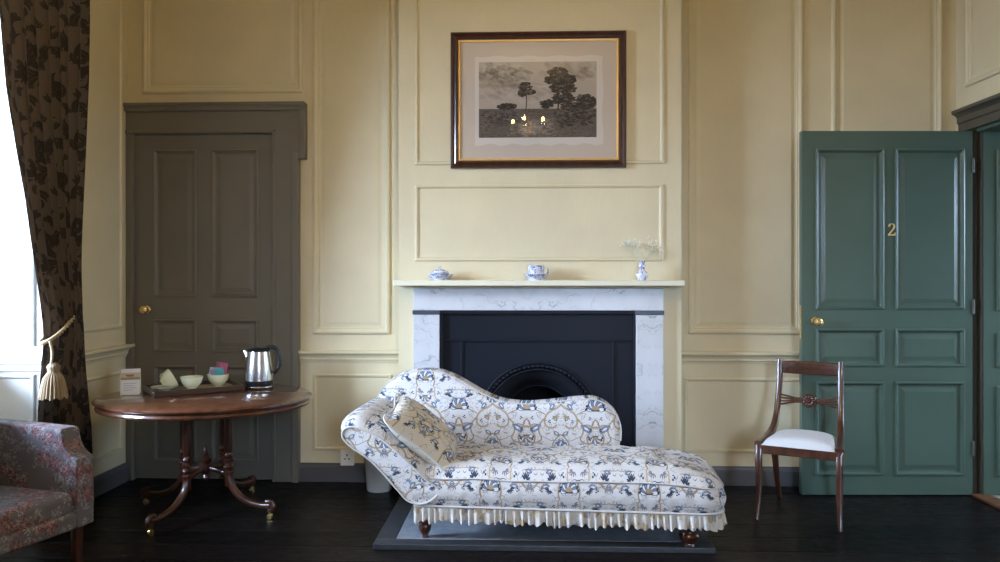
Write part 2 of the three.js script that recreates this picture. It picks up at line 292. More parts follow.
// blue and white china
const chinaTex = canvas(512, 512, (g, w, h) => {
  g.fillStyle = '#d6d9e6'; g.fillRect(0, 0, w, h); g.strokeStyle = '#4a5696'; g.fillStyle = '#3d4886'; g.lineWidth = 9;
  for (const y of [30, 250, 480]) { g.beginPath(); g.moveTo(0, y); g.lineTo(w, y); g.stroke(); }
  for (let i = 0; i < 60; i++) { const x = rnd() * w, y = rnd() * h; for (let k = 0; k < 5; k++) { g.beginPath(); g.ellipse(x + Math.cos(k * 1.26) * 16, y + Math.sin(k * 1.26) * 16, 10, 6, k * 1.26, 0, 7); g.fill(); } g.beginPath(); g.arc(x + 20, y + 8, 22, 0, 2.5); g.stroke(); }
});
chinaTex.repeat.set(2, 1);
M.china = phys(rgb(1, 1, 1), 0.15, { map: chinaTex, clearcoat: 0.6, clearcoatRoughness: 0.05 });
M.cream_china = phys(rgb(0.78, 0.80, 0.58), 0.2, { clearcoat: 0.6, clearcoatRoughness: 0.06, side: THREE.DoubleSide });
M.saucer = phys(rgb(0.74, 0.75, 0.66), 0.2, { clearcoat: 0.6, clearcoatRoughness: 0.06, side: THREE.DoubleSide });
M.steel = std(rgb(0.66, 0.67, 0.70), 0.22, { metalness: 1 });
M.black = std(rgb(0.012, 0.012, 0.014), 0.28);
M.tray = phys(rgb(0.05, 0.028, 0.022), 0.3, { clearcoat: 0.6, clearcoatRoughness: 0.12 });
M.bin = std(rgb(0.56, 0.53, 0.47), 0.5);

// ---------------------------------------------------------------- the room shell
const ZB = -5.28, ZC = -5.06, ZF = 2.2, XL = onZ(128, 300, ZB).x, XR = onZ(956, 60, ZB).x, CEIL = 3.75, TH = 0.55;
const B = (px, py) => onZ(px, py, ZB), Cb = (px, py) => onZ(px, py, ZC);
const bxL = Cb(398.5, 200).x, bxR = Cb(681.5, 200).x;               // chimney breast
const WIN1 = { z0: -4.36, z1: -2.9, y0: 0.92, y1: 2.95 };            // window in the left wall
const WIN2 = { x0: 0.75, x1: 1.55, y0: 0.55, y1: 2.8 };              // window behind the camera
const DR = { z0: onY(978, 496, 0).z, z1: onY(978, 496, 0).z + 1.14, y1: 2.335 };   // opening in the right wall

// floor boards
const floor = struct(mesh('floor', box(XL - 0.3, XR + TH, -0.2, -0.028, ZB - 0.3, ZF + 0.3), M.soot), 'near-black stained floorboards');
{
  const rows = 35, z0 = ZB - 0.02, w = (ZF + 0.02 - z0) / rows, variants = {};
  for (let r = 0; r < rows; r++) {
    let x = XL - 0.02; const cut = [lerp(XL, XR, 0.2 + 0.6 * rnd())], ends = r % 3 ? [...cut, XR + 0.02] : [XR + 0.02];
    for (const e of ends) { mesh('plank', box(x + 0.001, e - 0.001, -0.028, 0, z0 + r * w + 0.0018, z0 + (r + 1) * w - 0.0018, 0.003), M.boards[Math.floor(rnd() * 3)], floor); x = e; }
  }
}
const ceiling = struct(mesh('ceiling', box(XL - TH, XR + TH, CEIL, CEIL + 0.2, ZB - TH, ZF + 0.3), M.ceiling), 'pale plain plaster ceiling');

// panel mouldings
const PW = [[0, 0], [0, 0.010], [0.006, 0.018], [0.018, 0.021], [0.028, 0.016], [0.034, 0.011], [0.044, 0.010], [0.048, 0.003], [0.060, 0.002], [0.082, 0.007]];
const PS = [[0, 0], [0, 0.008], [0.006, 0.013], [0.016, 0.013], [0.022, 0.004], [0.026, 0.001]];
const railProf = (h, dz = 0.05) => [[-0.01, h - 0.085], [0.008, h - 0.085], [0.012, h - 0.070], [0.020, h - 0.062], [0.020, h - 0.050], [dz * 0.6, h - 0.034], [dz * 0.9, h - 0.022], [dz, h - 0.018], [dz, h - 0.004], [dz - 0.004, h], [-0.01, h]];
const skirtProf = (h) => [[-0.01, 0], [0.022, 0], [0.022, h - 0.030], [0.016, h - 0.022], [0.012, h - 0.006], [0.006, h], [-0.01, h]];

// back wall: two alcoves either side of the chimney breast
const gd = { x0: B(134, 300).x, x1: B(274, 300).x, y1: B(200, 134).y };       // grey door opening
const wallBack = struct(mesh('wall_back', merge([
  box(gd.x1, bxL + 0.02, 0, CEIL, ZB - TH, ZB), box(XL - TH, gd.x1, gd.y1, CEIL, ZB - TH, ZB), box(XL - TH, gd.x0, 0, gd.y1, ZB - TH, ZB), box(gd.x0, gd.x1, 0, gd.y1, ZB - TH, ZB - 0.1),
  box(bxR - 0.02, XR + TH, 0, CEIL, ZB - TH, ZB)]), M.cream), 'cream painted panelled wall');
const addPanel = (wall, name, p0, p1, prof, z, mat = M.cream) => { const m = mesh(name, panel(p0.x, p0.y, p1.x, p1.y, prof), mat, wall); m.position.z = z; return m; };
const up = (p, y) => V(p.x, y, p.z);
addPanel(wallBack, 'wall_panel', B(143, 94), up(B(303, 94), 3.6), PW, ZB);
addPanel(wallBack, 'wall_panel', B(313, 334), up(B(390, 334), 3.6), PW, ZB);
addPanel(wallBack, 'wall_panel', B(313, 450), B(392, 374), PS, ZB);
addPanel(wallBack, 'wall_panel', B(688, 334), up(B(803, 334), 3.6), PW, ZB);
addPanel(wallBack, 'wall_panel', B(831, 334), up(B(942, 334), 3.6), PW, ZB);
addPanel(wallBack, 'wall_panel', B(684, 452), B(803, 378), PS, ZB);
addPanel(wallBack, 'wall_panel', B(831, 452), B(942, 378), PS, ZB);
const RAILH = 0.895, SKIRT = 0.125, archR = B(300.5, 300).x;
for (const [a, b] of [[archR, bxL], [bxR, XR]]) { const m = mesh('chair_rail', prism(railProf(RAILH), a, b), M.cream, wallBack); m.position.z = ZB; const k = mesh('skirting', prism(skirtProf(SKIRT), a, b), M.skirting, wallBack); k.position.z = ZB; }

// chimney breast with a cavity for the fire
const fo = { x0: Cb(439.5, 300).x, x1: Cb(636, 300).x, y1: Cb(500, 313).y };
const breast = struct(mesh('wall_chimney', merge([
  box(bxL, fo.x0, 0, CEIL, ZB - TH, ZC, 0), box(fo.x1, bxR, 0, CEIL, ZB - TH, ZC, 0), box(fo.x0, fo.x1, fo.y1, CEIL, ZB - TH, ZC, 0), box(fo.x0, fo.x1, 0, fo.y1, ZB - TH - 0.1, ZB - TH + 0.05)]), M.cream), 'cream chimney breast with two large panels');
addPanel(breast, 'wall_panel', Cb(415, 165), up(Cb(664, 165), 3.6), PS, ZC);
addPanel(breast, 'wall_panel', Cb(415, 261), Cb(663, 184), PS, ZC);
for (const [a, b] of [[bxL, Cb(412, 300).x], [Cb(665, 300).x, bxR]]) { const k = mesh('skirting', prism(skirtProf(SKIRT), a, b), M.skirting, breast); k.position.z = ZC; }

// left wall with the deep window recess
const wallLeft = struct(mesh('wall_left', merge([
  box(XL - TH, XL, 0, CEIL, ZB, WIN1.z0), box(XL - TH, XL, 0, CEIL, WIN1.z1, ZF + 0.3), box(XL - TH, XL, WIN1.y1, CEIL, WIN1.z0, WIN1.z1), box(XL - TH, XL - 0.40, 0, WIN1.y0, WIN1.z0, WIN1.z1)]), M.cream), 'cream panelled wall beside the window');
function leftPanel(name, z0, z1, y0, y1, prof, mat = M.cream) { const m = mesh(name, panel(-z1, y0, -z0, y1, prof), mat, wallLeft); m.rotation.y = Math.PI / 2; m.position.x = XL; return m; }
{
  const far = onX(121.5, 328, XL).z, ln = WIN1.z0 - 0.10;
  leftPanel('wall_panel', far, ln, onX(121.5, 328, XL).y, 3.6, PS); leftPanel('wall_panel', far, ln, 0.22, 0.76, PS);
  for (const [z0, z1] of [[ZB, WIN1.z0], [WIN1.z1, ZF]]) {
    const r = mesh('chair_rail', prism(railProf(0.935), -z1, -z0), M.cream, wallLeft); r.rotation.y = Math.PI / 2; r.position.x = XL;
    const k = mesh('skirting', prism(skirtProf(SKIRT), -z1, -z0), M.skirting, wallLeft); k.rotation.y = Math.PI / 2; k.position.x = XL;
  }
  leftPanel('wall_panel', -2.75, 0.9, 1.05, 3.6, PW); leftPanel('wall_panel', -2.75, 0.9, 0.22, 0.76, PS);
}
// window_1: white panelled reveals, sill, sashes
function sashes(win, w, y0, y1, cols, rows, place) {                  // in its own axes: x across, z = 0 outer plane, facing +z
  const fr = mesh('window_frame', merge([box(-w / 2, -w / 2 + 0.05, y0, y1, -0.05, 0.05), box(w / 2 - 0.05, w / 2, y0, y1, -0.05, 0.05), box(-w / 2 + 0.05, w / 2 - 0.05, y1 - 0.05, y1, -0.05, 0.05), box(-w / 2 + 0.05, w / 2 - 0.05, y0, y0 + 0.06, -0.05, 0.05), box(-w / 2 + 0.05, w / 2 - 0.05, (y0 + y1) / 2 - 0.025, (y0 + y1) / 2 + 0.025, -0.03, 0.03)]), M.white, win);
  place(fr);
  const iw = w - 0.1, ih = y1 - y0 - 0.11, cw = iw / cols, ch = ih / rows;
  for (let i = 1; i < cols; i++) place(mesh('glazing_bar', box(-iw / 2 + i * cw - 0.010, -iw / 2 + i * cw + 0.010, y0 + 0.06, y1 - 0.05, -0.014, 0.014), M.white, win));
  for (let j = 1; j < rows; j++) if (j * 2 !== rows) place(mesh('glazing_bar', box(-iw / 2, iw / 2, y0 + 0.06 + j * ch - 0.010, y0 + 0.06 + j * ch + 0.010, -0.012, 0.012), M.white, win));
  for (let i = 0; i < cols; i++) for (let j = 0; j < rows; j++) { const g = new THREE.PlaneGeometry(cw - 0.004, ch - 0.004); g.translate(-iw / 2 + (i + 0.5) * cw, y0 + 0.06 + (j + 0.5) * ch, 0); place(mesh('pane', g, M.glass, win)); }
}
{
  const win = sgroup('window_1', 'tall bright window in a deep white panelled recess'), wz = (WIN1.z0 + WIN1.z1) / 2, X0 = XL - 0.48;
  sashes(win, WIN1.z1 - WIN1.z0, WIN1.y0, WIN1.y1, 3, 4, (m) => { m.rotation.y = Math.PI / 2; m.position.set(X0, 0, wz); });
  mesh('window_sill', box(XL - 0.46, XL - 0.37, WIN1.y0 - 0.03, WIN1.y0 + 0.01, WIN1.z0 + 0.02, WIN1.z1 - 0.02, 0.006), M.white, win);
  // far and near reveals: lining boards with sunk panels above and below the dado
  for (const [z, turn] of [[WIN1.z0, 0], [WIN1.z1, Math.PI]]) {
    const r = new THREE.Group(); r.name = 'reveal'; r.position.set(XL - 0.19, 0, z); r.rotation.y = turn; win.add(r);
    mesh('lining', box(-0.20, 0.19, 0, WIN1.y1, 0, 0.014), M.white, r);
    for (const [y0, y1] of [[0.16, 0.84], [1.0, 1.88], [1.98, 2.85]]) { const p = mesh('reveal_panel', panel(-0.15, y0, 0.14, y1, PS), M.white, r); p.position.z = 0.014; }
    const c = mesh('dado_rail', prism(railProf(0.925, 0.03), -0.2, 0.19), M.white, r); c.position.z = 0.014;
  }
  mesh('soffit', box(XL - 0.42, XL, WIN1.y1 - 0.014, WIN1.y1, WIN1.z0 + 0.014, WIN1.z1 - 0.014), M.white, win);
  const ap = mesh('apron_panel', panel(-(WIN1.z1 - 0.1), 0.16, -(WIN1.z0 + 0.1), 0.84, PS), M.white, win); ap.rotation.y = Math.PI / 2; ap.position.x = XL - 0.40;
  const c = mesh('architrave', merge([box(-WIN1.z1 - 0.09, -WIN1.z1, 0.125, WIN1.y1 + 0.09, 0, 0.03), box(-WIN1.z0, -WIN1.z0 + 0.05, 0.94, WIN1.y1 + 0.09, 0, 0.03), box(-WIN1.z1, -WIN1.z0, WIN1.y1, WIN1.y1 + 0.09, 0, 0.03)]), M.white, win); c.rotation.y = Math.PI / 2; c.position.x = XL;
}
// front wall (behind the viewer) with window_2
struct(mesh('wall_front', merge([box(XL, WIN2.x0, 0, CEIL, ZF, ZF + 0.3), box(WIN2.x1, XR, 0, CEIL, ZF, ZF + 0.3), box(WIN2.x0, WIN2.x1, WIN2.y1, CEIL, ZF, ZF + 0.3), box(WIN2.x0, WIN2.x1, 0, WIN2.y0, ZF, ZF + 0.3)]), M.cream), 'cream wall with a tall sash window');
{
  const win = sgroup('window_2', 'tall white sash window behind the viewer');
  sashes(win, WIN2.x1 - WIN2.x0, WIN2.y0, WIN2.y1, 2, 4, (m) => { m.position.set((WIN2.x0 + WIN2.x1) / 2, 0, ZF + 0.2); });
  mesh('window_sill', box(WIN2.x0, WIN2.x1, WIN2.y0, WIN2.y0 + 0.025, ZF - 0.04, ZF + 0.15, 0.006), M.white, win);
}
// right wall with the doorway
const wallRight = struct(mesh('wall_right', merge([box(XR, XR + TH, 0, CEIL, ZB, DR.z0 - 0.06), box(XR + 0.05, XR + TH, 0, CEIL, DR.z0 - 0.06, DR.z0), box(XR, XR + TH, 0, CEIL, DR.z1, ZF + 0.3), box(XR, XR + TH, DR.y1, CEIL, DR.z0, DR.z1), box(XR, XR + 0.05, DR.y1, CEIL, DR.z0 - 0.06, DR.z0)]), M.cream), 'cream wall above and beside the open doorway');
function rightPanel(z0, z1, y0, y1, prof) { const m = mesh('wall_panel', panel(z0, y0, z1, y1, prof), M.cream, wallRight); m.rotation.y = -Math.PI / 2; m.position.x = XR; }
rightPanel(onX(967, 88, XR).z, DR.z1 + 0.2, 2.62, 3.6, PW); rightPanel(DR.z1 + 0.3, 0.9, 1.05, 3.6, PW); rightPanel(DR.z1 + 0.3, 0.9, 0.22, 0.76, PS);
{ const r = mesh('chair_rail', prism(railProf(RAILH), DR.z1 + 0.16, ZF), M.cream, wallRight); r.rotation.y = -Math.PI / 2; r.position.x = XR; const k = mesh('skirting', prism(skirtProf(SKIRT), DR.z1 + 0.16, ZF), M.skirting, wallRight); k.rotation.y = -Math.PI / 2; k.position.x = XR; }
{
  const t = sgroup('trim_1', 'dark grey-brown moulded door head and jambs of the doorway');
  const put = (m) => { m.rotation.y = -Math.PI / 2; m.position.x = XR; return m; };
  put(mesh('door_head', prism([[0, DR.y1], [0.03, DR.y1], [0.03, DR.y1 + 0.05], [0.04, DR.y1 + 0.06], [0.04, DR.y1 + 0.095], [0.055, DR.y1 + 0.11], [0.075, DR.y1 + 0.12], [0.075, DR.y1 + 0.14], [0, DR.y1 + 0.14]], DR.z0 - 0.13, DR.z1 + 0.13), M.darktrim, t));
  put(mesh('door_jamb', box(DR.z0 - 0.13, DR.z0 - 0.06, 0, DR.y1, 0, 0.025), M.darktrim, t)); put(mesh('door_jamb', box(DR.z1, DR.z1 + 0.13, 0, DR.y1, 0, 0.03), M.darktrim, t));
  mesh('door_rebate', merge([box(XR + 0.001, XR + 0.049, 0, DR.y1, DR.z0 - 0.06, DR.z0 - 0.052), box(XR + 0.042, XR + 0.05, 0, DR.y1, DR.z0 - 0.052, DR.z0 + 0.012)]), M.darktrim, t);
  const th = mesh('threshold', box(XR - 0.02, XR + 0.09, 0, 0.016, DR.z0 + 0.004, DR.z1, 0.004, true), M.oak, t);
  // green panelled lining of the thick wall
  for (const [z, turn] of [[DR.z0, 0], [DR.z1, Math.PI]]) {
    const r = new THREE.Group(); r.name = 'door_lining'; r.position.set(XR + TH / 2, 0, z); r.rotation.y = turn; t.add(r);
    mesh('lining', box(-TH / 2 + 0.048, TH / 2, 0.016, DR.y1, 0, 0.02), M.green, r);
    for (const [y0, y1] of [[0.13, 0.70], [0.82, 1.04], [1.18, 2.2]]) { const p = mesh('lining_panel', panel(-TH / 2 + 0.125, y0, TH / 2 - 0.1, y1, PS), M.green, r); p.position.z = 0.02; }
  }
  mesh('lining_head', box(XR + 0.004, XR + TH, DR.y1 - 0.02, DR.y1, DR.z0 + 0.02, DR.z1 - 0.02), M.green, t);
}
// the landing beyond the doorway
{
  const hx = XR + TH, hx1 = hx + 1.6, hz0 = -6.2, hz1 = -2.4;
  struct(mesh('floor_landing', box(XR + 0.09, hx1, -0.2, 0.01, hz0, hz1), std(rgb(0.25, 0.31, 0.24), 0.9, { bumpMap: weave, bumpScale: 0.002 })), 'green carpet of the landing');
  struct(mesh('wall_landing', merge([box(hx1, hx1 + 0.2, 0, 0.9, hz0, hz1), box(hx1, hx1 + 0.2, 2.4, CEIL, hz0, hz1), box(hx1, hx1 + 0.2, 0.9, 2.4, hz0, -5.2), box(hx1, hx1 + 0.2, 0.9, 2.4, -3.4, hz1), box(hx, hx1 + 0.2, 0, CEIL, hz0 - 0.2, hz0), box(hx, hx1 + 0.2, 0, CEIL, hz1, hz1 + 0.2)]), M.cream), 'cream walls of the landing with a window opening');
  struct(mesh('ceiling_landing', box(hx, hx1 + 0.2, CEIL, CEIL + 0.2, hz0 - 0.2, hz1 + 0.2), M.ceiling), 'pale landing ceiling');
}
struct(mesh('ground', box(-40, 40, -1.4, -1.2, -40, 40), std(rgb(0.07, 0.10, 0.04), 0.95, { map: field(256, (u, v) => 0.8 + 0.2 * fbm(u * 20, v * 20), 6) })), 'lawn outside the windows');

// ---------------------------------------------------------------- doors
function doorLeaf(g, W, H, T, cols, rows, mat) {                      // own axes: x 0..W, y 0..H, front face at z = T
  const xs = [0, ...cols.flat(), W], ys = [0, ...rows.flat(), H], parts = [];
  for (let i = 0; i < xs.length; i += 2) parts.push(box(xs[i], xs[i + 1], 0, H, 0, T));
  for (const [a, b] of cols) for (let j = 0; j < ys.length; j += 2) parts.push(box(a, b, ys[j], ys[j + 1], 0, T));
  mesh('door_frame', merge(parts), mat, g);
  for (const [a, b] of cols) for (const [c, d] of rows) {
    mesh('door_panel', merge([panel(a, c, b, d, [[-0.004, T - 0.002], [-0.001, T + 0.009], [0.006, T + 0.011], [0.012, T + 0.007], [0.018, T - 0.006], [0.022, T - 0.009], [0.034, T - 0.009], [0.062, T - 0.003]]), box(a, b, c, d, 0.006, T - 0.014)]), mat, g);
  }
}
function knob(parent, x, y, z, name = 'door_knob') {
  const k = mesh(name, turned([[0.0, 0.0], [0.027, 0.0], [0.027, 0.003], [0.022, 0.006], [0.010, 0.008], [0.009, 0.026], [0.014, 0.030], [0.024, 0.036], [0.028, 0.046], [0.026, 0.056], [0.018, 0.062], [0, 0.064]]), M.brass, parent);
  k.rotation.x = Math.PI / 2; k.position.set(x, y, z); return k;
}
{
  const d = sgroup('door_1', 'closed grey-brown six-panel door with a brass knob'); d.position.set(gd.x0 + 0.003, 0.008, ZB - 0.042);
  const X = (px) => B(px, 300).x - gd.x0 - 0.003, Y = (py) => B(200, py).y - 0.008;
  doorLeaf(d, gd.x1 - gd.x0 - 0.006, gd.y1 - 0.012, 0.042, [[X(154), X(196)], [X(212), X(258)]], [[0.12, Y(366)], [Y(352), Y(320)], [Y(297), Y(150)]], M.greydoor);
  knob(d, X(147), Y(309.5), 0.042).userData.label = 'round brass knob';
  // moulded architrave with a crossetted head
  const t = sgroup('trim_2', 'grey-brown architrave with eared corner round the closed door');
  const ear = B(307.5, 130), a1 = B(300.5, 200).x, top = B(200, 105).y, eb = B(300, 160).y, L = XL + 0.001;
  const s = new THREE.Shape(); [[L, 0], [L, top], [ear.x, top], [ear.x, eb], [a1, eb], [a1, 0], [gd.x1 - 0.004, 0], [gd.x1 - 0.004, gd.y1 - 0.004], [gd.x0 + 0.004, gd.y1 - 0.004], [gd.x0 + 0.004, 0]].forEach(([x, y], i) => i ? s.lineTo(x, y) : s.moveTo(x, y));
  const g = metreUV(new THREE.ExtrudeGeometry(s, { depth: 0.03, bevelEnabled: true, bevelThickness: 0.006, bevelSize: 0.004, bevelOffset: -0.004, bevelSegments: 2 }));
  mesh('architrave', g, M.greydoor, t).position.z = ZB;
  const strip = (x0, x1, y0, y1, dz) => box(x0, x1, y0, y1, ZB + 0.03, ZB + dz, 0.004);
  mesh('outer_moulding', merge([strip(a1 - 0.045, a1 - 0.002, 0.0, eb + 0.04, 0.055), strip(a1 - 0.002, ear.x - 0.002, eb, eb + 0.04, 0.055), strip(ear.x - 0.045, ear.x - 0.002, eb, top, 0.056), strip(L, ear.x - 0.002, top - 0.05, top - 0.001, 0.062), strip(L, ear.x - 0.002, top - 0.022, top + 0.004, 0.078)]), M.greydoor, t);
  mesh('inner_moulding', merge([strip(gd.x1, gd.x1 + 0.022, 0, gd.y1 + 0.022, 0.046), strip(L, gd.x1 + 0.022, gd.y1, gd.y1 + 0.022, 0.046)]), M.greydoor, t);
}
{
  const p0 = onY(802, 496, 0), p1 = onY(973.5, 496, 0), W = p0.distanceTo(p1) - 0.006, H = 2.315;
  const d = sgroup('door_2', 'open dark green six-panel door numbered two'); d.position.set(p0.x, 0.008, p0.z); d.rotation.y = Math.atan2(-(p1.z - p0.z), p1.x - p0.x);
  const leaf = new THREE.Group(); leaf.name = 'leaf'; leaf.position.z = -0.045; d.add(leaf);
  const X = (px) => (px - 802) / 171.5 * W, Y = (py) => (496 - py) / 365 * H;
  doorLeaf(leaf, W, H, 0.045, [[X(816), X(884)], [X(896), X(965)]], [[Y(476), Y(383)], [Y(367), Y(330)], [Y(309.5), Y(149.5)]], M.green);
  knob(d, X(815), Y(322), 0).userData.label = 'round brass knob';
  mesh('keyhole_plate', turned([[0, 0], [0.012, 0], [0.012, 0.002], [0, 0.003]]).rotateX(Math.PI / 2), M.brass, d).position.set(X(822), Y(323.5), 0);
  mesh('lock_plate', box(-0.003, 0.001, Y(340), Y(306), -0.035, -0.010, 0.001), M.brass, d);
  const font = await new FontLoader().loadAsync('fonts/droid/droid_serif_regular.typeface.json');
  const tg = new TextGeometry('2', { font, size: 0.076, depth: 0.005, curveSegments: 8, bevelEnabled: true, bevelSize: 0.001, bevelThickness: 0.001, bevelSegments: 1 }); tg.center();
  const n = mesh('door_number', tg, std(rgb(0.62, 0.46, 0.20), 0.4, { metalness: 0.25 }), d); n.position.set(X(892), Y(230), 0.005); n.userData.label = 'brass numeral 2';
  for (const y of [0.25, 1.15, 2.05]) mesh('hinge', turned([[0, 0], [0.008, 0], [0.008, 0.09], [0.004, 0.094], [0, 0.096]], 10), M.darktrim, d).position.set(W + 0.004, y, 0.004);
}

// ---------------------------------------------------------------- fireplace
const fp = thing('fireplace', 'marble fireplace surround with black iron insert and cream mantel shelf', 'fireplace');
const ZM = ZC + 0.045, K = (px, py) => onZ(px, py, ZM);
const SHELF = { z: ZC + 0.17, top: 0 };
{
  const shelfTop = onZ(540, 280.3, SHELF.z).y; SHELF.top = shelfTop;
  const a = onZ(393, 281, SHELF.z).x, b = onZ(685, 281, SHELF.z).x;
  mesh('mantel_shelf', box(a, b, shelfTop - 0.036, shelfTop, ZC + 0.001, SHELF.z, 0.006), M.mantelpaint, fp);
  mesh('bed_moulding', box(K(413, 290).x, K(664, 290).x, shelfTop - 0.052, shelfTop - 0.036, ZC + 0.001, ZC + 0.06, 0.004), M.mantelpaint, fp);
  const y1 = shelfTop - 0.052, y2 = K(500, 310.5).y, y3 = K(500, 314.5).y, L0 = K(413.5, 300).x, L1 = K(439.5, 300).x, R0 = K(636, 300).x, R1 = K(663.5, 300).x;
  mesh('lintel', box(L0, R1, y2, y1, ZC + 0.001, ZM, 0.004), M.marble, fp);
  for (const [x0, x1] of [[L0, L1], [R0, R1]]) {
    mesh('jamb', box(x0, x1, 0.03, y3, ZC + 0.001, ZM, 0.004), M.marble, fp).userData.label = 'veined white marble jamb';
    mesh('inlay_band', box(x0 - 0.006, x1 + 0.004, y3, y2, ZC + 0.001, ZM + 0.008, 0.003), M.inlay, fp);
  }
  // iron register plate with an arched opening
  const zi = ZC + 0.012, q = (px, py) => onZ(px, py, zi), cx = q(538.5, 423).x, cyy = q(538.5, 423).y, R = q(538.5, 363).y - cyy, x0 = L1, x1 = R0, yt = y2 - 0.001;
  mesh('slip', merge([box(L1, R0, yt - 0.022, yt, ZC + 0.0, ZM - 0.006, 0.004), box(L1, L1 + 0.018, 0.03, yt - 0.022, ZC, ZM - 0.008, 0.004), box(R0 - 0.018, R0, 0.03, yt - 0.022, ZC, ZM - 0.008, 0.004)]), M.iron, fp);
  const plate = new THREE.Shape(); plate.moveTo(x0, 0.03); plate.lineTo(x1, 0.03); plate.lineTo(x1, yt); plate.lineTo(x0, yt);
  const hole = new THREE.Path(); hole.moveTo(cx - R * 0.93, 0.06); hole.lineTo(cx - R * 0.93, cyy); hole.absarc(cx, cyy, R * 0.93, Math.PI, 0, true); hole.lineTo(cx + R * 0.93, 0.06); plate.holes.push(hole);
  const ins = mesh('iron_insert', metreUV(new THREE.ExtrudeGeometry(plate, { depth: 0.012, bevelEnabled: false, curveSegments: 48 })), M.iron, fp); ins.position.z = zi - 0.024;
  const zf = zi - 0.012 - ins.position.z;
  const yb = q(500, 341).y, xl = q(461.5, 400).x, xr = q(613.5, 400).x;
  mesh('plate_ridge', merge([box(x0, x1, yb - 0.006, yb + 0.006, zf, zf + 0.012, 0.004), box(xl - 0.007, xl + 0.007, 0.03, yb, zf, zf + 0.012, 0.004), box(xr - 0.007, xr + 0.007, 0.03, yb, zf, zf + 0.012, 0.004), box(x0, x1, yb + 0.006, yt, zf, zf + 0.007, 0.002)]), M.iron, ins);
  const arcPts = (r, z, n = 40) => { const p = [V(cx - r, 0.06, z)]; for (let i = 0; i <= n; i++) { const a = Math.PI * (1 - i / n); p.push(V(cx + r * Math.cos(a), cyy + r * Math.sin(a), z)); } p.push(V(cx + r, 0.06, z)); return p; };
  mesh('arch_moulding', merge([sweep(arcPts(R, zf + 0.008), 0.016, 0.016, { n: 90, sides: 8, up: V(0, 0, 1) }), sweep(arcPts(R * 0.885, zf + 0.002), 0.014, 0.014, { n: 90, sides: 8, up: V(0, 0, 1) })]), M.iron, ins);
  const beads = []; for (let i = 0; i <= 38; i++) { const a = Math.PI * i / 38, s = new THREE.IcosahedronGeometry(0.0115, 1); s.scale(1, 1, 0.8); s.translate(cx + R * 0.945 * Math.cos(a), cyy + R * 0.945 * Math.sin(a), zf + 0.008); beads.push(s); }
  const bd = mesh('beading', merge(beads), M.iron, ins); bd.userData.kind = 'stuff';
  // coved hood leading in to the smaller fire opening, and the firebox
  const r2 = q(538.5, 387).y - cyy, ring = [];
  const hood = grid(48, 6, (u, v) => { const a = Math.PI * (1 - u), r = lerp(R * 0.91, r2, v), z = zi - 0.024 - 0.10 * v * v - 0.02 * v; return [cx + r * Math.cos(a), cyy + r * Math.sin(a) - 0.01 * v, z]; });
  mesh('hood', hood, std(rgb(0.012, 0.013, 0.017), 0.45, { side: THREE.DoubleSide }), fp);
  mesh('hood_rim', sweep(Array.from({ length: 25 }, (_, i) => { const a = Math.PI * (1 - i / 24); return V(cx + r2 * Math.cos(a), cyy - 0.01 + r2 * Math.sin(a), zi - 0.144); }), 0.014, 0.014, { n: 48, sides: 8, up: V(0, 0, 1) }), M.iron, fp);
  const side = (s) => grid(1, 1, (u, v) => [cx + s * lerp(R * 0.93, r2, u), lerp(0.03, cyy, v), zi - 0.024 - 0.12 * u]);
  mesh('firebox', merge([box(fo.x0, fo.x1, 0.03, 1.0, -5.62, -5.58), box(fo.x0 - 0.0, fo.x0 + 0.01, 0.03, 1.1, -5.58, zi - 0.03), box(fo.x1 - 0.01, fo.x1, 0.03, 1.1, -5.58, zi - 0.03), box(fo.x0, fo.x1, 1.05, 1.1, -5.58, zi - 0.03), box(fo.x0, fo.x1, 0.0, 0.03, -5.58, zi - 0.03)]), M.soot, fp);
  for (const k of [-1, 1]) mesh('cheek', side(k), std(rgb(0.012, 0.013, 0.017), 0.5, { side: THREE.DoubleSide }), fp);
  const bars = []; for (let i = 0; i < 5; i++) bars.push(box(cx - r2, cx + r2, 0.16 + i * 0.05, 0.172 + i * 0.05, zi - 0.14, zi - 0.125, 0.004)); mesh('fire_bars', merge(bars), M.iron, fp);
}
// hearth
const HEARTH = 0.03;
{
  const f = onY(545, 546, HEARTH).z, xl = onY(373, 543.5, HEARTH).x, xr = onY(717, 550, HEARTH).x, w = 0.105, zb = ZM - 0.045;
  const h = thing('hearth', 'flat stone hearth slab with dark slate border under the chaise longue', 'hearth');
  mesh('slab', box(xl + w, xr - w, 0, HEARTH, zb, f - w + 0.02, 0.003), M.hearthstone, h);
  mesh('border', box(xl, xr, 0, HEARTH, f - w + 0.021, f, 0.004), M.slate, h); mesh('border', box(xl, xl + w - 0.001, 0, HEARTH, zb, f - w + 0.02, 0.004), M.slate, h); mesh('border', box(xr - w + 0.001, xr, 0, HEARTH, zb, f - w + 0.02, 0.004), M.slate, h);
}

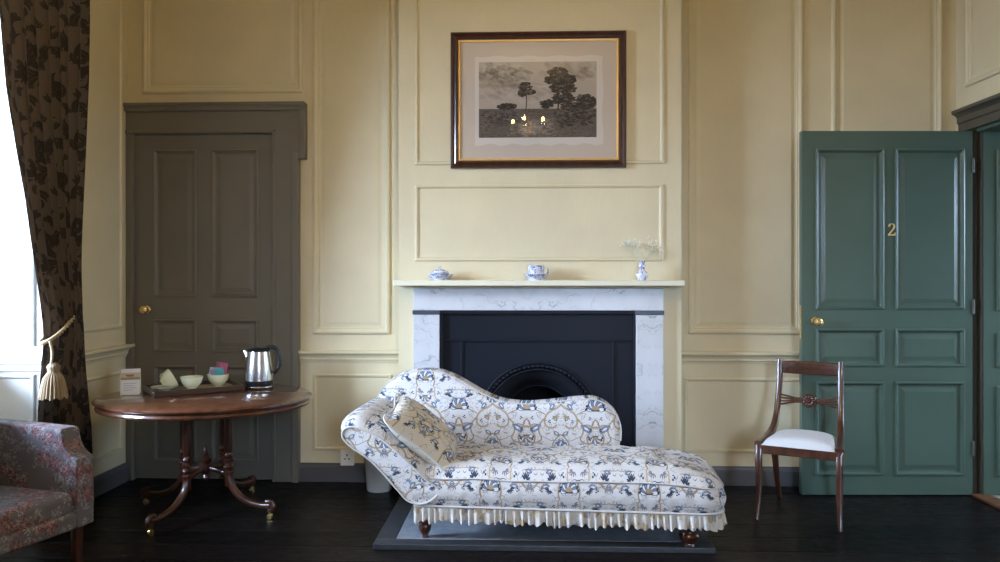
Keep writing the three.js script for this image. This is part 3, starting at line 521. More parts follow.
// ---------------------------------------------------------------- picture over the mantel
{
  const z = ZC + 0.012, a = onZ(450.5, 168, z + 0.02), b = onZ(626.5, 30, z + 0.02), W = b.x - a.x, H = b.y - a.y;
  const p = thing('framed_picture', 'landscape engraving in a dark wooden frame with gilt slip above the mantel', 'picture', V((a.x + b.x) / 2, a.y, z));
  const w = 0.048;
  mesh('frame', panel(-W / 2, 0, W / 2, H, [[0, -0.011], [0, 0.014], [0.006, 0.022], [0.014, 0.024], [0.026, 0.018], [0.034, 0.022], [0.040, 0.020], [w, 0.008], [w, -0.002]], false), M.darkwood, p);
  mesh('backing', box(-W / 2 + 0.01, W / 2 - 0.01, 0.01, H - 0.01, -0.0115, -0.006), M.oak, p);
  mesh('gilt_slip', panel(-W / 2 + w, w, W / 2 - w, H - w, [[0, 0.006], [0.004, 0.009], [0.012, 0.007], [0.015, 0.0]], false), std(rgb(0.78, 0.52, 0.20), 0.35, { metalness: 0.55 }), p);
  const mw = W - 2 * w - 0.02, mh = H - 2 * w - 0.02;
  const print = canvas(1024, Math.round(1024 * mh / mw), (g, cw, ch) => {
    g.fillStyle = '#c0b2a3'; g.fillRect(0, 0, cw, ch);
    const X = (px) => (px - 459.5) / (617.5 - 459.5) * cw, Y = (py) => (py - 40) / (160 - 40) * ch;
    // sheet of paper with an uneven edge
    g.fillStyle = '#cbc2b8'; g.beginPath(); g.moveTo(X(476), Y(57)); for (let i = 0; i <= 20; i++) g.lineTo(X(476 + i * 6.3), Y(56.5 + 0.8 * Math.sin(i * 1.3))); for (let i = 0; i <= 12; i++) g.lineTo(X(602 - 0.7 * Math.sin(i)), Y(57 + i * 7.2)); for (let i = 0; i <= 20; i++) g.lineTo(X(602 - i * 6.3), Y(144 + 1.3 * Math.sin(i * 1.7))); g.closePath(); g.fill();
    const x0 = X(480), x1 = X(596), y0 = Y(62), y1 = Y(137); g.save(); g.beginPath(); g.rect(x0, y0, x1 - x0, y1 - y0); g.clip();
    g.fillStyle = '#ab9e90'; g.fillRect(x0, y0, x1 - x0, y1 - y0);
    const blobs = (n, bx, by, bw, bh, cols, r) => { for (let i = 0; i < n; i++) { g.fillStyle = cols[Math.floor(rnd() * cols.length)]; g.beginPath(); g.ellipse(X(bx + (rnd() + rnd() - 1) * bw), Y(by + (rnd() + rnd() - 1) * bh), r * (0.5 + rnd()), r * 0.5 * (0.5 + rnd()), rnd() * 0.6, 0, 7); g.fill(); } };
    blobs(200, 505, 76, 30, 12, ['rgba(90,80,72,0.20)', 'rgba(180,168,154,0.25)'], 34); blobs(120, 570, 72, 30, 10, ['rgba(95,86,76,0.18)', 'rgba(178,166,152,0.22)'], 30); blobs(120, 530, 92, 50, 12, ['rgba(185,172,156,0.25)', 'rgba(110,100,90,0.16)'], 26); blobs(160, 500, 72, 24, 8, ['rgba(80,70,62,0.22)', 'rgba(190,178,164,0.22)'], 18);
    g.fillStyle = '#5d534a'; g.fillRect(x0, Y(108.5), x1 - x0, y1);                  // land and water
    blobs(160, 505, 118, 24, 8, ['rgba(58,50,44,0.6)', 'rgba(110,98,88,0.35)'], 14); blobs(160, 575, 118, 22, 10, ['rgba(40,34,30,0.6)', 'rgba(100,90,80,0.3)'], 14);
    blobs(70, 530, 127, 26, 8, ['rgba(150,138,124,0.35)', 'rgba(120,108,96,0.4)'], 20); blobs(140, 585, 102, 9, 8, ['#4a423b', '#5a5048'], 10);
    const trunk = (x, yb, yt, lw) => { g.strokeStyle = '#2a2420'; g.lineWidth = lw; g.beginPath(); g.moveTo(X(x), Y(yb)); g.quadraticCurveTo(X(x + 1.5), Y((yb + yt) / 2), X(x - 0.5), Y(yt)); g.stroke(); };
    const crown = (x, y, rx, ry, n) => { for (let i = 0; i < n; i++) { const a = rnd() * 6.28, q = Math.sqrt(rnd()), cx2 = x + Math.cos(a) * rx * q, cy2 = y + Math.sin(a) * ry * q; g.fillStyle = ['#241f1b', '#2f2924', '#3b332d', '#4d433b', '#675b50'][Math.floor(rnd() * 4.4)]; g.beginPath(); g.ellipse(X(cx2), Y(cy2), 5 + 11 * rnd(), 3 + 5 * rnd(), rnd() * 0.8 - 0.4, 0, 7); g.fill(); } };
    trunk(526.5, 109, 88, 6); crown(526, 87, 6, 4.5, 90); crown(523, 93, 4, 3, 40); crown(531, 92, 4, 2.5, 30);
    trunk(558, 110, 74, 9); trunk(563, 110, 80, 6); crown(558, 73, 9, 5, 170); crown(553, 80, 8, 4, 110); crown(566, 80, 9, 5, 150); crown(560, 88, 10, 5, 150); crown(570, 89, 6, 4, 70); crown(563, 99, 11, 6, 150); crown(547, 104, 6, 4, 80); crown(508, 106, 9, 2.6, 110); crown(586, 102, 10, 7, 150); crown(574, 107, 12, 4, 120);
    for (let i = 0; i < 900; i++) { const px = 480 + rnd() * 116, py = 109 + rnd() * 28; g.fillStyle = rnd() < 0.55 ? 'rgba(40,34,30,0.5)' : 'rgba(150,138,124,0.35)'; g.fillRect(X(px), Y(py), 4 + 16 * rnd(), 2 + 2 * rnd()); }
    for (let i = 0; i < 90; i++) { g.fillStyle = 'rgba(176,164,150,0.4)'; g.fillRect(X(505 + rnd() * 48), Y(118 + rnd() * 18), 10 + 30 * rnd(), 2.5); }
    g.restore();
  });
  const pm = mesh('print', new THREE.PlaneGeometry(W - 2 * w, H - 2 * w), std(rgb(1, 1, 1), 0.9, { map: print }), p); pm.position.set(0, H / 2, -0.003); pm.userData.label = 'grey landscape engraving of trees by water in a beige mount';
  print.repeat.set(1, 1);
  const gl = mesh('picture_glass', new THREE.PlaneGeometry(W - 2 * w + 0.01, H - 2 * w + 0.01), M.glass, p); gl.position.set(0, H / 2, 0.0035);
}

// ---------------------------------------------------------------- china on the mantel shelf
const zs = (SHELF.z + ZC) / 2 + 0.02, onShelf = (px) => V(onZ(px, 279, zs).x, SHELF.top, zs);
{
  const d = thing('covered_dish', 'small lidded blue and white china dish on the mantel shelf', 'dish', onShelf(440));
  mesh('saucer', turned([[0, 0], [0.045, 0], [0.047, 0.006], [0.070, 0.020], [0.086, 0.036], [0.087, 0.039], [0.083, 0.038], [0.066, 0.026], [0.04, 0.012], [0, 0.011]]), M.china, d);
  mesh('bowl', turned([[0, 0.012], [0.03, 0.012], [0.034, 0.02], [0.048, 0.034], [0.055, 0.046], [0.052, 0.047], [0, 0.046]]), M.china, d);
  const l = mesh('lid', turned([[0.056, 0.046], [0.057, 0.050], [0.048, 0.060], [0.026, 0.068], [0.008, 0.071], [0, 0.071]]), M.china, d); mesh('lid_knob', turned([[0.004, 0.070], [0.005, 0.074], [0.010, 0.079], [0.009, 0.085], [0, 0.088]], 12), M.china, l);
  const c = thing('teacup', 'blue and white straight-sided china cup with saucer on the mantel shelf', 'cup', onShelf(536));
  mesh('saucer', turned([[0, 0], [0.048, 0], [0.050, 0.006], [0.068, 0.020], [0.083, 0.038], [0.081, 0.040], [0.064, 0.025], [0.046, 0.012], [0, 0.011]]), M.china, c);
  mesh('cup', turned([[0, 0.012], [0.040, 0.012], [0.047, 0.020], [0.051, 0.050], [0.052, 0.085], [0.053, 0.094], [0.049, 0.094], [0.047, 0.05], [0.040, 0.022], [0, 0.020]]), M.china, c);
  mesh('cup_handle', sweep([V(0.045, 0.08, -0.02), V(0.07, 0.078, -0.035), V(0.078, 0.055, -0.04), V(0.066, 0.036, -0.032), V(0.045, 0.032, -0.02)], 0.008, 0.008, { sides: 8, n: 20 }), M.china, c);
  const v = thing('bud_vase', 'small blue and white gourd-shaped china vase on the mantel shelf', 'vase', onShelf(642));
  mesh('vase_body', turned([[0, 0], [0.026, 0], [0.026, 0.006], [0.030, 0.012], [0.038, 0.026], [0.039, 0.038], [0.032, 0.052], [0.020, 0.062], [0.016, 0.070], [0.018, 0.080], [0.023, 0.086], [0.022, 0.094], [0.015, 0.100], [0.015, 0.110], [0.024, 0.122], [0.021, 0.122], [0.011, 0.108], [0, 0.10]]), M.china, v);
  const f = thing('flower_sprig', 'airy sprig of tiny dried white flowers standing in the small vase', 'flowers', onShelf(642)); f.position.y += 0.102;
  const stems = [], blooms = [];
  const twig = (p, dir, len, depth) => {
    const q = p.clone().addScaledVector(dir, len), m = p.clone().lerp(q, 0.5).add(V((rnd() - 0.5) * 0.01, 0.004, (rnd() - 0.5) * 0.01));
    stems.push(sweep([p, m, q], 0.0016, 0.0016, { sides: 4, n: 4, caps: false }));
    if (!depth) { const b = new THREE.IcosahedronGeometry(0.0032 + 0.002 * rnd(), 0); b.translate(q.x, q.y, q.z); blooms.push(b); return; }
    for (let i = 0; i < 3; i++) twig(q, dir.clone().add(V((rnd() - 0.5) * 1.5, (rnd() - 0.35) * 0.9, (rnd() - 0.5) * 1.0)).normalize(), len * (0.55 + 0.3 * rnd()), depth - 1);
  };
  for (let i = 0; i < 9; i++) { const a = i / 9 * 6.28; twig(V(0.004 * Math.cos(a), 0, 0.004 * Math.sin(a)), V(Math.cos(a) * 0.75, 0.8, Math.sin(a) * 0.35).normalize(), 0.062 + 0.02 * rnd(), 2); }
  mesh('stems', merge(stems), std(rgb(0.50, 0.50, 0.38), 0.9), f).userData.kind = 'stuff'; mesh('blossoms', merge(blooms), std(rgb(0.82, 0.80, 0.74), 0.9), f).userData.kind = 'stuff';
}

// ---------------------------------------------------------------- chaise longue
{
  const pl = onY(425, 537, HEARTH), pr = onY(689, 546, HEARTH), ang = Math.atan2(-(pr.z - pl.z), pr.x - pl.x);
  const ch = thing('chaise_longue', 'floral crewel chaise longue with scrolled arm and fringed skirt before the fireplace', 'chaise longue', V(pl.x, HEARTH, pl.z), ang);
  const loc = (px, py, z) => onLocal(ch, px, py, z);
  const ZFR = 0.06, ZBK = -0.56, xR = loc(717, 493, -0.2).x, xL = loc(414, 500, ZFR).x, y0 = loc(600, 483, ZFR).y, yb = loc(600, 511, ZFR).y;
  // plan outline: front edge left to right, round the foot, back edge right to left
  const out = [], r = 0.11, step = 0.012;
  for (let x = xL; x < xR - r; x += step) out.push([x, ZFR, 0, 1]);
  for (let i = 0; i <= 16; i++) { const a = Math.PI / 2 * (1 - i / 16); out.push([xR - r + r * Math.cos(a), ZFR - r + r * Math.sin(a), Math.cos(a), Math.sin(a)]); }
  for (let z = ZFR - r - step; z > ZBK + r; z -= step) out.push([xR, z, 1, 0]);
  for (let i = 0; i <= 16; i++) { const a = -Math.PI / 2 * i / 16; out.push([xR - r + r * Math.cos(a), ZBK + r + r * Math.sin(a), Math.cos(a), Math.sin(a)]); }
  for (let x = xR - r - step; x > xL; x -= step) out.push([x, ZBK, 0, -1]);
  const arc = [0]; for (let i = 1; i < out.length; i++) arc.push(arc[i - 1] + Math.hypot(out[i][0] - out[i - 1][0], out[i][1] - out[i - 1][1]));
  const N = out.length - 1, pick = (u) => out[Math.round(u * N)], arcAt = (u) => arc[Math.round(u * N)];
  const dome = (t) => { t = clamp(t, 0, 1); return Math.sqrt(1 - (1 - t) ** 2); };
  const edgeY = (x) => y0 - 0.022 * smooth(1 - (xR - x) / 0.26) + 0.006 * noise(x * 3, 1);
  const crown = (x, z, nx, len) => 0.085 * dome(len / lerp(0.20, 0.34, nx * nx)) + 0.010 * fbm(x * 5, z * 5, 3) * smooth(len / 0.1);
  const topY = (x, z) => edgeY(x) ;
  const spine = (x) => clamp(x, xL, xR - 0.34), zc = (ZFR + ZBK) / 2;
  mesh('seat_top', grid(N, 14, (u, v) => { const [x, z, nx] = pick(u), X = lerp(x, spine(x), v), Z = lerp(z, zc, v); return [X, edgeY(x) + crown(X, Z, Math.max(nx, 0), v * Math.hypot(x - spine(x), z - zc)), Z]; }, (u, v) => { const [x, z] = pick(u); return [lerp(x, spine(x), v), -lerp(z, zc, v)]; }), M.crewel, ch);
  mesh('seat_boxing', grid(N, 8, (u, v) => { const [x, z, nx, nz] = pick(u), b = 0.018 * Math.sin(Math.PI * v) + 0.003 * noise(x * 12, v * 3 + z * 9); return [x + nx * b, lerp(yb, edgeY(x), v), z + nz * b]; }, (u, v) => [arcAt(u), 0.16 + lerp(yb, y0, v)]), M.crewel, ch);
  const line = (f) => out.filter((_, i) => i % 4 === 0 || i === N).map(([x, z, nx, nz]) => f(x, z, nx, nz));
  mesh('piping', sweep(line((x, z, nx, nz) => V(x + nx * 0.003, edgeY(x) + 0.002, z + nz * 0.003)), 0.009, 0.009, { n: 220, sides: 7 }), M.piping, ch);
  mesh('piping', sweep(line((x, z, nx, nz) => V(x + nx * 0.006, yb, z + nz * 0.006)), 0.012, 0.012, { n: 220, sides: 7 }), M.piping, ch);
  // gathered skirt
  const SN = 760, skirt = (u, v) => {
    const i = u * N, a = Math.floor(i), b = Math.min(N, a + 1), f = i - a, p = out[a], q = out[b], x = lerp(p[0], q[0], f), z = lerp(p[1], q[1], f), nx = lerp(p[2], q[2], f), nz = lerp(p[3], q[3], f), s = lerp(arc[a], arc[b], f);
    const ph = s / 0.040 * 6.283 + 3.6 * noise(s * 5, 0) + 1.2 * noise(s * 17, 3), am = (0.003 + 0.013 * v) * (0.75 + 0.45 * noise(s * 9, 4)), off = 0.006 + am * Math.sin(ph) + 0.004 * v;
    return [x + nx * off, yb - 0.004 - (0.074 + 0.012 * noise(s * 14, 7) + 0.004 * Math.sin(ph)) * v, z + nz * off];
  };
  mesh('skirt', grid(SN, 7, skirt, (u, v) => [arcAt(u), 0.42 - v * 0.075]), M.skirtcloth, ch);
  // serpentine back
  const bp = [[382, 474], [374, 402], [383, 386], [398, 375], [418, 370], [438, 371], [455, 377], [469, 385], [485, 394], [502, 400.5], [520, 403], [541, 402.5], [560, 400.5], [580, 398.5], [594, 398.5], [606, 403.5], [615, 412], [621, 425], [621, 440], [617, 462]].map(([x, y]) => loc(x, y, ZBK + 0.05));
  const cv = new THREE.CatmullRomCurve3(bp.slice(1, -1).map((p) => V(p.x, p.y, 0)), false, 'centripetal').getPoints(90), bs = new THREE.Shape();
  bs.moveTo(bp[0].x, 0.22); for (const p of cv) bs.lineTo(p.x, p.y); bs.lineTo(bp[19].x, 0.22);
  const bg = new THREE.ExtrudeGeometry(bs, { depth: 0.06, bevelEnabled: true, bevelThickness: 0.045, bevelSize: 0.04, bevelOffset: -0.04, bevelSegments: 6 });
  const buv = bg.attributes.uv, bpz = bg.attributes.position; for (let i = 0; i < buv.count; i++) buv.setXY(i, bpz.getX(i) + 0.1, bpz.getY(i) + 0.08);
  const bgn = toCreasedNormals(mergeVertices(bg, 1e-5), 1.0); mesh('backrest', bgn, M.crewel, ch).position.z = ZBK - 0.06;
  mesh('piping', sweep(cv.filter((_, i) => i % 3 === 0).map((p) => V(p.x, p.y - 0.008, ZBK + 0.032)), 0.007, 0.007, { n: 120, sides: 6 }), M.piping, ch);
  // scrolled arm: front profile traced on the front plane, carried back with a plump top
  const ZA = ZFR + 0.012;
  const ap = [[345, 441], [342, 434], [346, 428], [354, 427], [365, 431], [378, 437], [391, 447], [403, 458], [415, 469], [428, 481], [439, 491], [426, 503], [410, 502], [396, 488], [381, 471], [366, 457], [354, 449]].map(([x, y]) => loc(x, y, ZA));
  const prof = new THREE.CatmullRomCurve3(ap.map((p) => V(p.x, p.y, 0)), true, 'centripetal'), PN = 64, pc = V(); const pp = Array.from({ length: PN + 1 }, (_, i) => prof.getPoint(i / PN)); pp.slice(0, PN).forEach((p) => pc.add(p)); pc.multiplyScalar(1 / PN);
  const pa = [0]; for (let i = 1; i <= PN; i++) pa.push(pa[i - 1] + pp[i].distanceTo(pp[i - 1]));
  const depth = ZA - ZBK + 0.02, nrm = pp.map((p, i) => { const a = pp[(i - 1 + PN) % PN], b = pp[(i + 1) % PN]; return V(-(b.y - a.y), b.x - a.x, 0).normalize(); });   // outward normals of a clockwise outline
  const armPt = (u, v) => { const i = Math.round(u * PN), p = pp[i], n = nrm[i % PN], z = ZA - depth * v, plump = 0.050 * (1 - Math.exp(-v * depth / 0.05)) * (v > 0.92 ? 1 - 0.4 * ((v - 0.92) / 0.08) ** 2 : 1), upw = smooth((n.y + 0.25) / 0.9), tl = smooth((p.y - 0.22) / 0.25); return [p.x + n.x * plump * upw * (0.45 + 0.55 * tl), p.y + n.y * plump * upw * (0.5 + 0.7 * tl), z]; };
  mesh('scroll_arm', grid(PN, 36, (u, v) => armPt(1 - u, v), (u, v) => [v * depth + 0.1, pa[Math.round((1 - u) * PN)] * -1 + 0.55], true), M.crewel, ch);
  const cap = new THREE.Shape(pp.slice(0, PN).map((p) => new THREE.Vector2(p.x, p.y))), cg = new THREE.ShapeGeometry(cap); mesh('arm_facing', cg, M.crewel, ch).position.z = ZA;
  const cg2 = new THREE.ShapeGeometry(cap); cg2.rotateY(0); mesh('arm_back', cg2, M.crewel, ch).position.z = ZA - depth;
  mesh('piping', sweep(pp.slice(0, PN).filter((_, i) => i % 2 === 0).map((p) => V(p.x, p.y, ZA + 0.002)), 0.010, 0.010, { n: 140, sides: 7, closed: true, up: V(0, 0, 1) }), M.piping, ch);
  // turned feet
  const foot = (x, z, s) => { const m = mesh('leg', turned([[0, 0], [0.018, 0], [0.022, 0.006], [0.018, 0.014], [0.026, 0.022], [0.036, 0.040], [0.040, 0.058], [0.034, 0.070], [0.040, 0.078], [0.040, 0.090], [0.030, 0.098], [0.032, 0.13], [0.032, yb + 0.01]].map(([a, b]) => [a * s, b])), M.darkwood, ch); m.position.set(x, 0, z); };
  foot(0, 0, 0.85); foot(loc(689, 546, 0).x, 0, 1.35); foot(0, ZBK + 0.06, 0.85); foot(loc(689, 546, 0).x, ZBK + 0.06, 1.35);
  mesh('seat_frame', box(xL + 0.05, xR - 0.06, yb - 0.03, yb + 0.02, ZBK + 0.03, ZFR - 0.03), M.oak, ch);

  // loose cushion leaning on the scrolled arm
  const cu = thing('cushion', 'square tan floral cushion leaning on the scrolled arm of the chaise longue', 'cushion');
  const S = 0.228, pil = (sgn) => grid(24, 24, (u, v) => { const a = 2 * u - 1, b = 2 * v - 1, e = (1 - Math.abs(a) ** 2.6) * (1 - Math.abs(b) ** 2.6), q = 1 - 0.07 * (1 - a * a) * Math.abs(b) ** 2, q2 = 1 - 0.07 * (1 - b * b) * Math.abs(a) ** 2; return [a * S * q2 * sgn, b * S * q, sgn * (0.085 * Math.sqrt(Math.max(e, 0)) * (1 + 0.06 * fbm(a * 3, b * 3, 3)))]; }, (u, v) => [u * 0.41, v * 0.41]);
  const cm = mesh('cushion_cover', merge([pil(1), pil(-1)]), M.cushion, cu);
  mesh('cushion_piping', sweep([[-1, -1], [0, -0.94], [1, -1], [0.94, 0], [1, 1], [0, 0.94], [-1, 1], [-0.94, 0]].map(([a, b]) => V(a * S, b * S, 0)), 0.009, 0.009, { n: 90, sides: 7, closed: true, up: V(0, 0, 1) }), M.piping, cu);
  const al = 0.72, X = V(Math.cos(al), -Math.sin(al), 0), Y = V(0, 0.10, -1).normalize(), Z = X.clone().cross(Y).normalize(); Y.copy(Z).cross(X);
  const cp = loc(404, 455, ZA - 0.05); cp.z = ZA - 0.25; cp.addScaledVector(Z, 0.105);
  const rot = new THREE.Matrix4().makeBasis(X, Y, Z), tw = new THREE.Matrix4().makeTranslation(cp.x, cp.y, cp.z).multiply(rot).multiply(new THREE.Matrix4().makeRotationZ(0.16)); ch.updateMatrixWorld(true); tw.premultiply(ch.matrixWorld);
  tw.decompose(cu.position, cu.quaternion, cu.scale);
}

// ---------------------------------------------------------------- sabre-legged side chair
{
  const FL = onY(757, 518.5, 0), FR = onY(840, 532, 0), mid = FL.clone().add(FR).multiplyScalar(0.5), turn = 0.89 * Math.atan2(-(FR.z - FL.z), FR.x - FL.x), hw = FL.distanceTo(FR) / 2;
  const c = thing('side_chair', 'mahogany sabre-legged side chair with white upholstered seat', 'chair', V(mid.x, 0, mid.z), turn);
  // own axes: x right, z forward, front feet on z = 0
  const sx = (z) => lerp(hw - 0.004, hw - 0.045, clamp(-z / 0.5, 0, 1)), SH = 0.43;
  for (const s of [-1, 1]) {
    mesh('front_leg', sweep([V(s * (hw - 0.005), SH - 0.01, -0.045), V(s * (hw - 0.006), 0.33, -0.028), V(s * (hw - 0.008), 0.2, -0.030), V(s * (hw - 0.005), 0.09, -0.018), V(s * hw, 0, 0.004)], (t) => lerp(0.034, 0.021, t), (t) => lerp(0.044, 0.024, t), { pow: 5, up: V(s, 0, 0), n: 24 }), M.mahogany, c);
    mesh('back_post', sweep([[0.875, -0.525], [0.80, -0.515], [0.70, -0.490], [0.60, -0.455], [0.53, -0.42], [0.485, -0.375], [0.455, -0.30], [0.440, -0.20], [0.434, -0.10], [0.430, -0.03]].map(([y, z]) => V(s * sx(z), y, z)), (t) => 0.032, (t) => t < 0.35 ? 0.036 : lerp(0.036, 0.050, (t - 0.35) / 0.65), { pow: 4, up: V(s, 0, 0), n: 50 }), M.mahogany, c);
    mesh('rear_leg', sweep([V(s * sx(-0.36), SH - 0.005, -0.35), V(s * (sx(-0.4)), 0.3, -0.385), V(s * sx(-0.45), 0.16, -0.43), V(s * sx(-0.5), 0, -0.51)], (t) => lerp(0.030, 0.022, t), (t) => lerp(0.045, 0.026, t), { pow: 5, up: V(s, 0, 0), n: 24 }), M.mahogany, c);
  }
  mesh('front_rail', box(-hw + 0.012, hw - 0.012, SH - 0.055, SH - 0.002, -0.055, -0.025, 0.006), M.mahogany, c);
  mesh('rear_rail', box(-hw + 0.06, hw - 0.06, SH - 0.05, SH + 0.0, -0.385, -0.355, 0.006), M.mahogany, c);
  const bw = sx(-0.51);
  const tr = grid(30, 12, (u, v) => { const x = lerp(-bw - 0.005, bw + 0.005, u), a = v * 2 * Math.PI, hh = 0.037 + 0.005 * (1 - (2 * u - 1) ** 2); return [x, 0.828 + Math.sign(Math.sin(a)) * Math.abs(Math.sin(a)) ** 0.4 * hh, -0.517 - 0.022 * (1 - (2 * u - 1) ** 2) + Math.sign(Math.cos(a)) * Math.abs(Math.cos(a)) ** 0.4 * 0.012]; });
  mesh('crest_rail', tr, M.mahogany, c);
  // reeded middle rail gathered at a rosette
  const bm = sx(-0.46) - 0.012, zr = -0.463, yr = 0.632, reeds = [];
  for (const s of [-1, 1]) for (const k of [-1.5, -0.5, 0.5, 1.5]) reeds.push(sweep([V(s * bm, yr + k * 0.021, zr), V(s * bm * 0.75, yr + k * 0.015, zr - 0.006), V(s * bm * 0.45, yr + k * 0.008, zr - 0.012), V(s * 0.02, yr + k * 0.008, zr - 0.014)], 0.0115, 0.012, { sides: 8, n: 18 }));
  const mr = mesh('middle_rail', merge(reeds), M.mahogany, c);
  const ro = [turned([[0, 0], [0.034, 0], [0.037, 0.005], [0.034, 0.010], [0.028, 0.009], [0.012, 0.012], [0.008, 0.018], [0, 0.019]])]; for (let i = 0; i < 9; i++) { const s = new THREE.SphereGeometry(0.0085, 8, 6); s.scale(1, 0.6, 1); const a = i / 9 * 6.283; s.translate(Math.cos(a) * 0.021, 0.010, Math.sin(a) * 0.021); ro.push(s); }
  const rg = merge(ro); rg.scale(1.2, 1.1, 1.2); rg.rotateX(Math.PI / 2); mesh('rosette', rg, M.mahogany, c).position.set(0, yr, zr - 0.016);
  // drop-in seat
  const seat = (u, v) => { const b = v, z = lerp(-0.022, -0.385, b), w = sx(z) - 0.016, a = 2 * u - 1, e = Math.sqrt(Math.max(0, (1 - Math.abs(a) ** 6) * (1 - Math.abs(2 * b - 1) ** 6))); return [a * w, SH - 0.004 + e * (0.040 + 0.016 * (1 - a * a)), z]; };
  mesh('seat_pad', grid(28, 28, (u, v) => seat(u, v), (u, v) => [u * 0.4, v * 0.4]), M.linen, c);
}

// ---------------------------------------------------------------- round pedestal table
const TABLE = fromCam(-1.745, 0, 4.63), TH0 = 0.694;
{
  const t = thing('pedestal_table', 'oval polished mahogany table on four turned columns with splayed legs', 'table', TABLE, YAW);
  const topG = lathe([[0, 0], [0.625, 0], [0.632, -0.003], [0.640, -0.010], [0.640, -0.016], [0.632, -0.022], [0.618, -0.026], [0.616, -0.030], [0.624, -0.036], [0.628, -0.046], [0.624, -0.056], [0.612, -0.060], [0.56, -0.062], [0, -0.062]], 96);
  topG.scale(0.965, 1, 0.84); const tg = toCreasedNormals(metreUV(topG), 0.5);
  mesh('tabletop', tg, M.tabletop, t).position.y = TH0;
  const a0 = Math.atan2(0.435, -0.145);                                // towards the viewer, a little left
  for (let k = 0; k < 4; k++) {
    const a = a0 - k * Math.PI / 2, dx = Math.cos(a), dz = Math.sin(a), P = (r, y) => V(dx * r, y, dz * r), rc = 0.16;
    const col = turned([[0.0, 0.17], [0.022, 0.17], [0.022, 0.24], [0.030, 0.246], [0.030, 0.256], [0.020, 0.262], [0.026, 0.272], [0.033, 0.284], [0.026, 0.296], [0.020, 0.302], [0.031, 0.312], [0.031, 0.322], [0.021, 0.330], [0.028, 0.346], [0.021, 0.358], [0.019, 0.366], [0.024, 0.378], [0.026, 0.42], [0.025, 0.50], [0.022, 0.57], [0.030, 0.590], [0.032, 0.633], [0, 0.633]], 20);
    const m = mesh('column', col, M.darkwood, t); m.position.copy(P(rc, 0));
    const leg = mesh('leg', sweep([P(rc - 0.005, 0.262), P(rc + 0.006, 0.21), P(rc + 0.03, 0.160), P(rc + 0.085, 0.112), P(rc + 0.155, 0.083), P(rc + 0.225, 0.074), P(rc + 0.285, 0.078)], (q) => lerp(0.040, 0.030, q), (q) => lerp(0.045, 0.030, q), { pow: 3.2, n: 36, up: V(-dz, 0, dx) }), M.mahogany, t);
    mesh('foot_scroll', sweep([P(rc + 0.258, 0.092), P(rc + 0.285, 0.094), P(rc + 0.302, 0.076), P(rc + 0.292, 0.056), P(rc + 0.270, 0.056)], 0.038, (q) => lerp(0.030, 0.018, q), { n: 20, up: V(-dz, 0, dx), pow: 3 }), M.mahogany, leg);
    const cs = new THREE.CylinderGeometry(0.017, 0.017, 0.016, 16); cs.rotateX(Math.PI / 2); const cm = mesh('castor', merge([cs, at(new THREE.CylinderGeometry(0.009, 0.009, 0.03, 10), 0, 0.026, 0)]), M.brass, leg); cm.position.copy(P(rc + 0.285, 0.017)); cm.rotation.y = -a;
    mesh('stretcher', sweep([P(rc, 0.235), P(rc * 0.6, 0.250), P(0.01, 0.262)], 0.026, 0.03, { n: 12, pow: 3 }), M.mahogany, t);
  }
  mesh('finial', turned([[0, 0.185], [0.010, 0.19], [0.016, 0.205], [0.010, 0.222], [0.024, 0.235], [0.032, 0.248], [0.032, 0.278], [0.018, 0.286], [0.026, 0.300], [0.028, 0.312], [0.016, 0.326], [0.010, 0.336], [0.014, 0.352], [0.009, 0.372], [0.004, 0.392], [0, 0.396]].map(([r, y]) => [r * 1.25, y]), 20), M.darkwood, t);
}
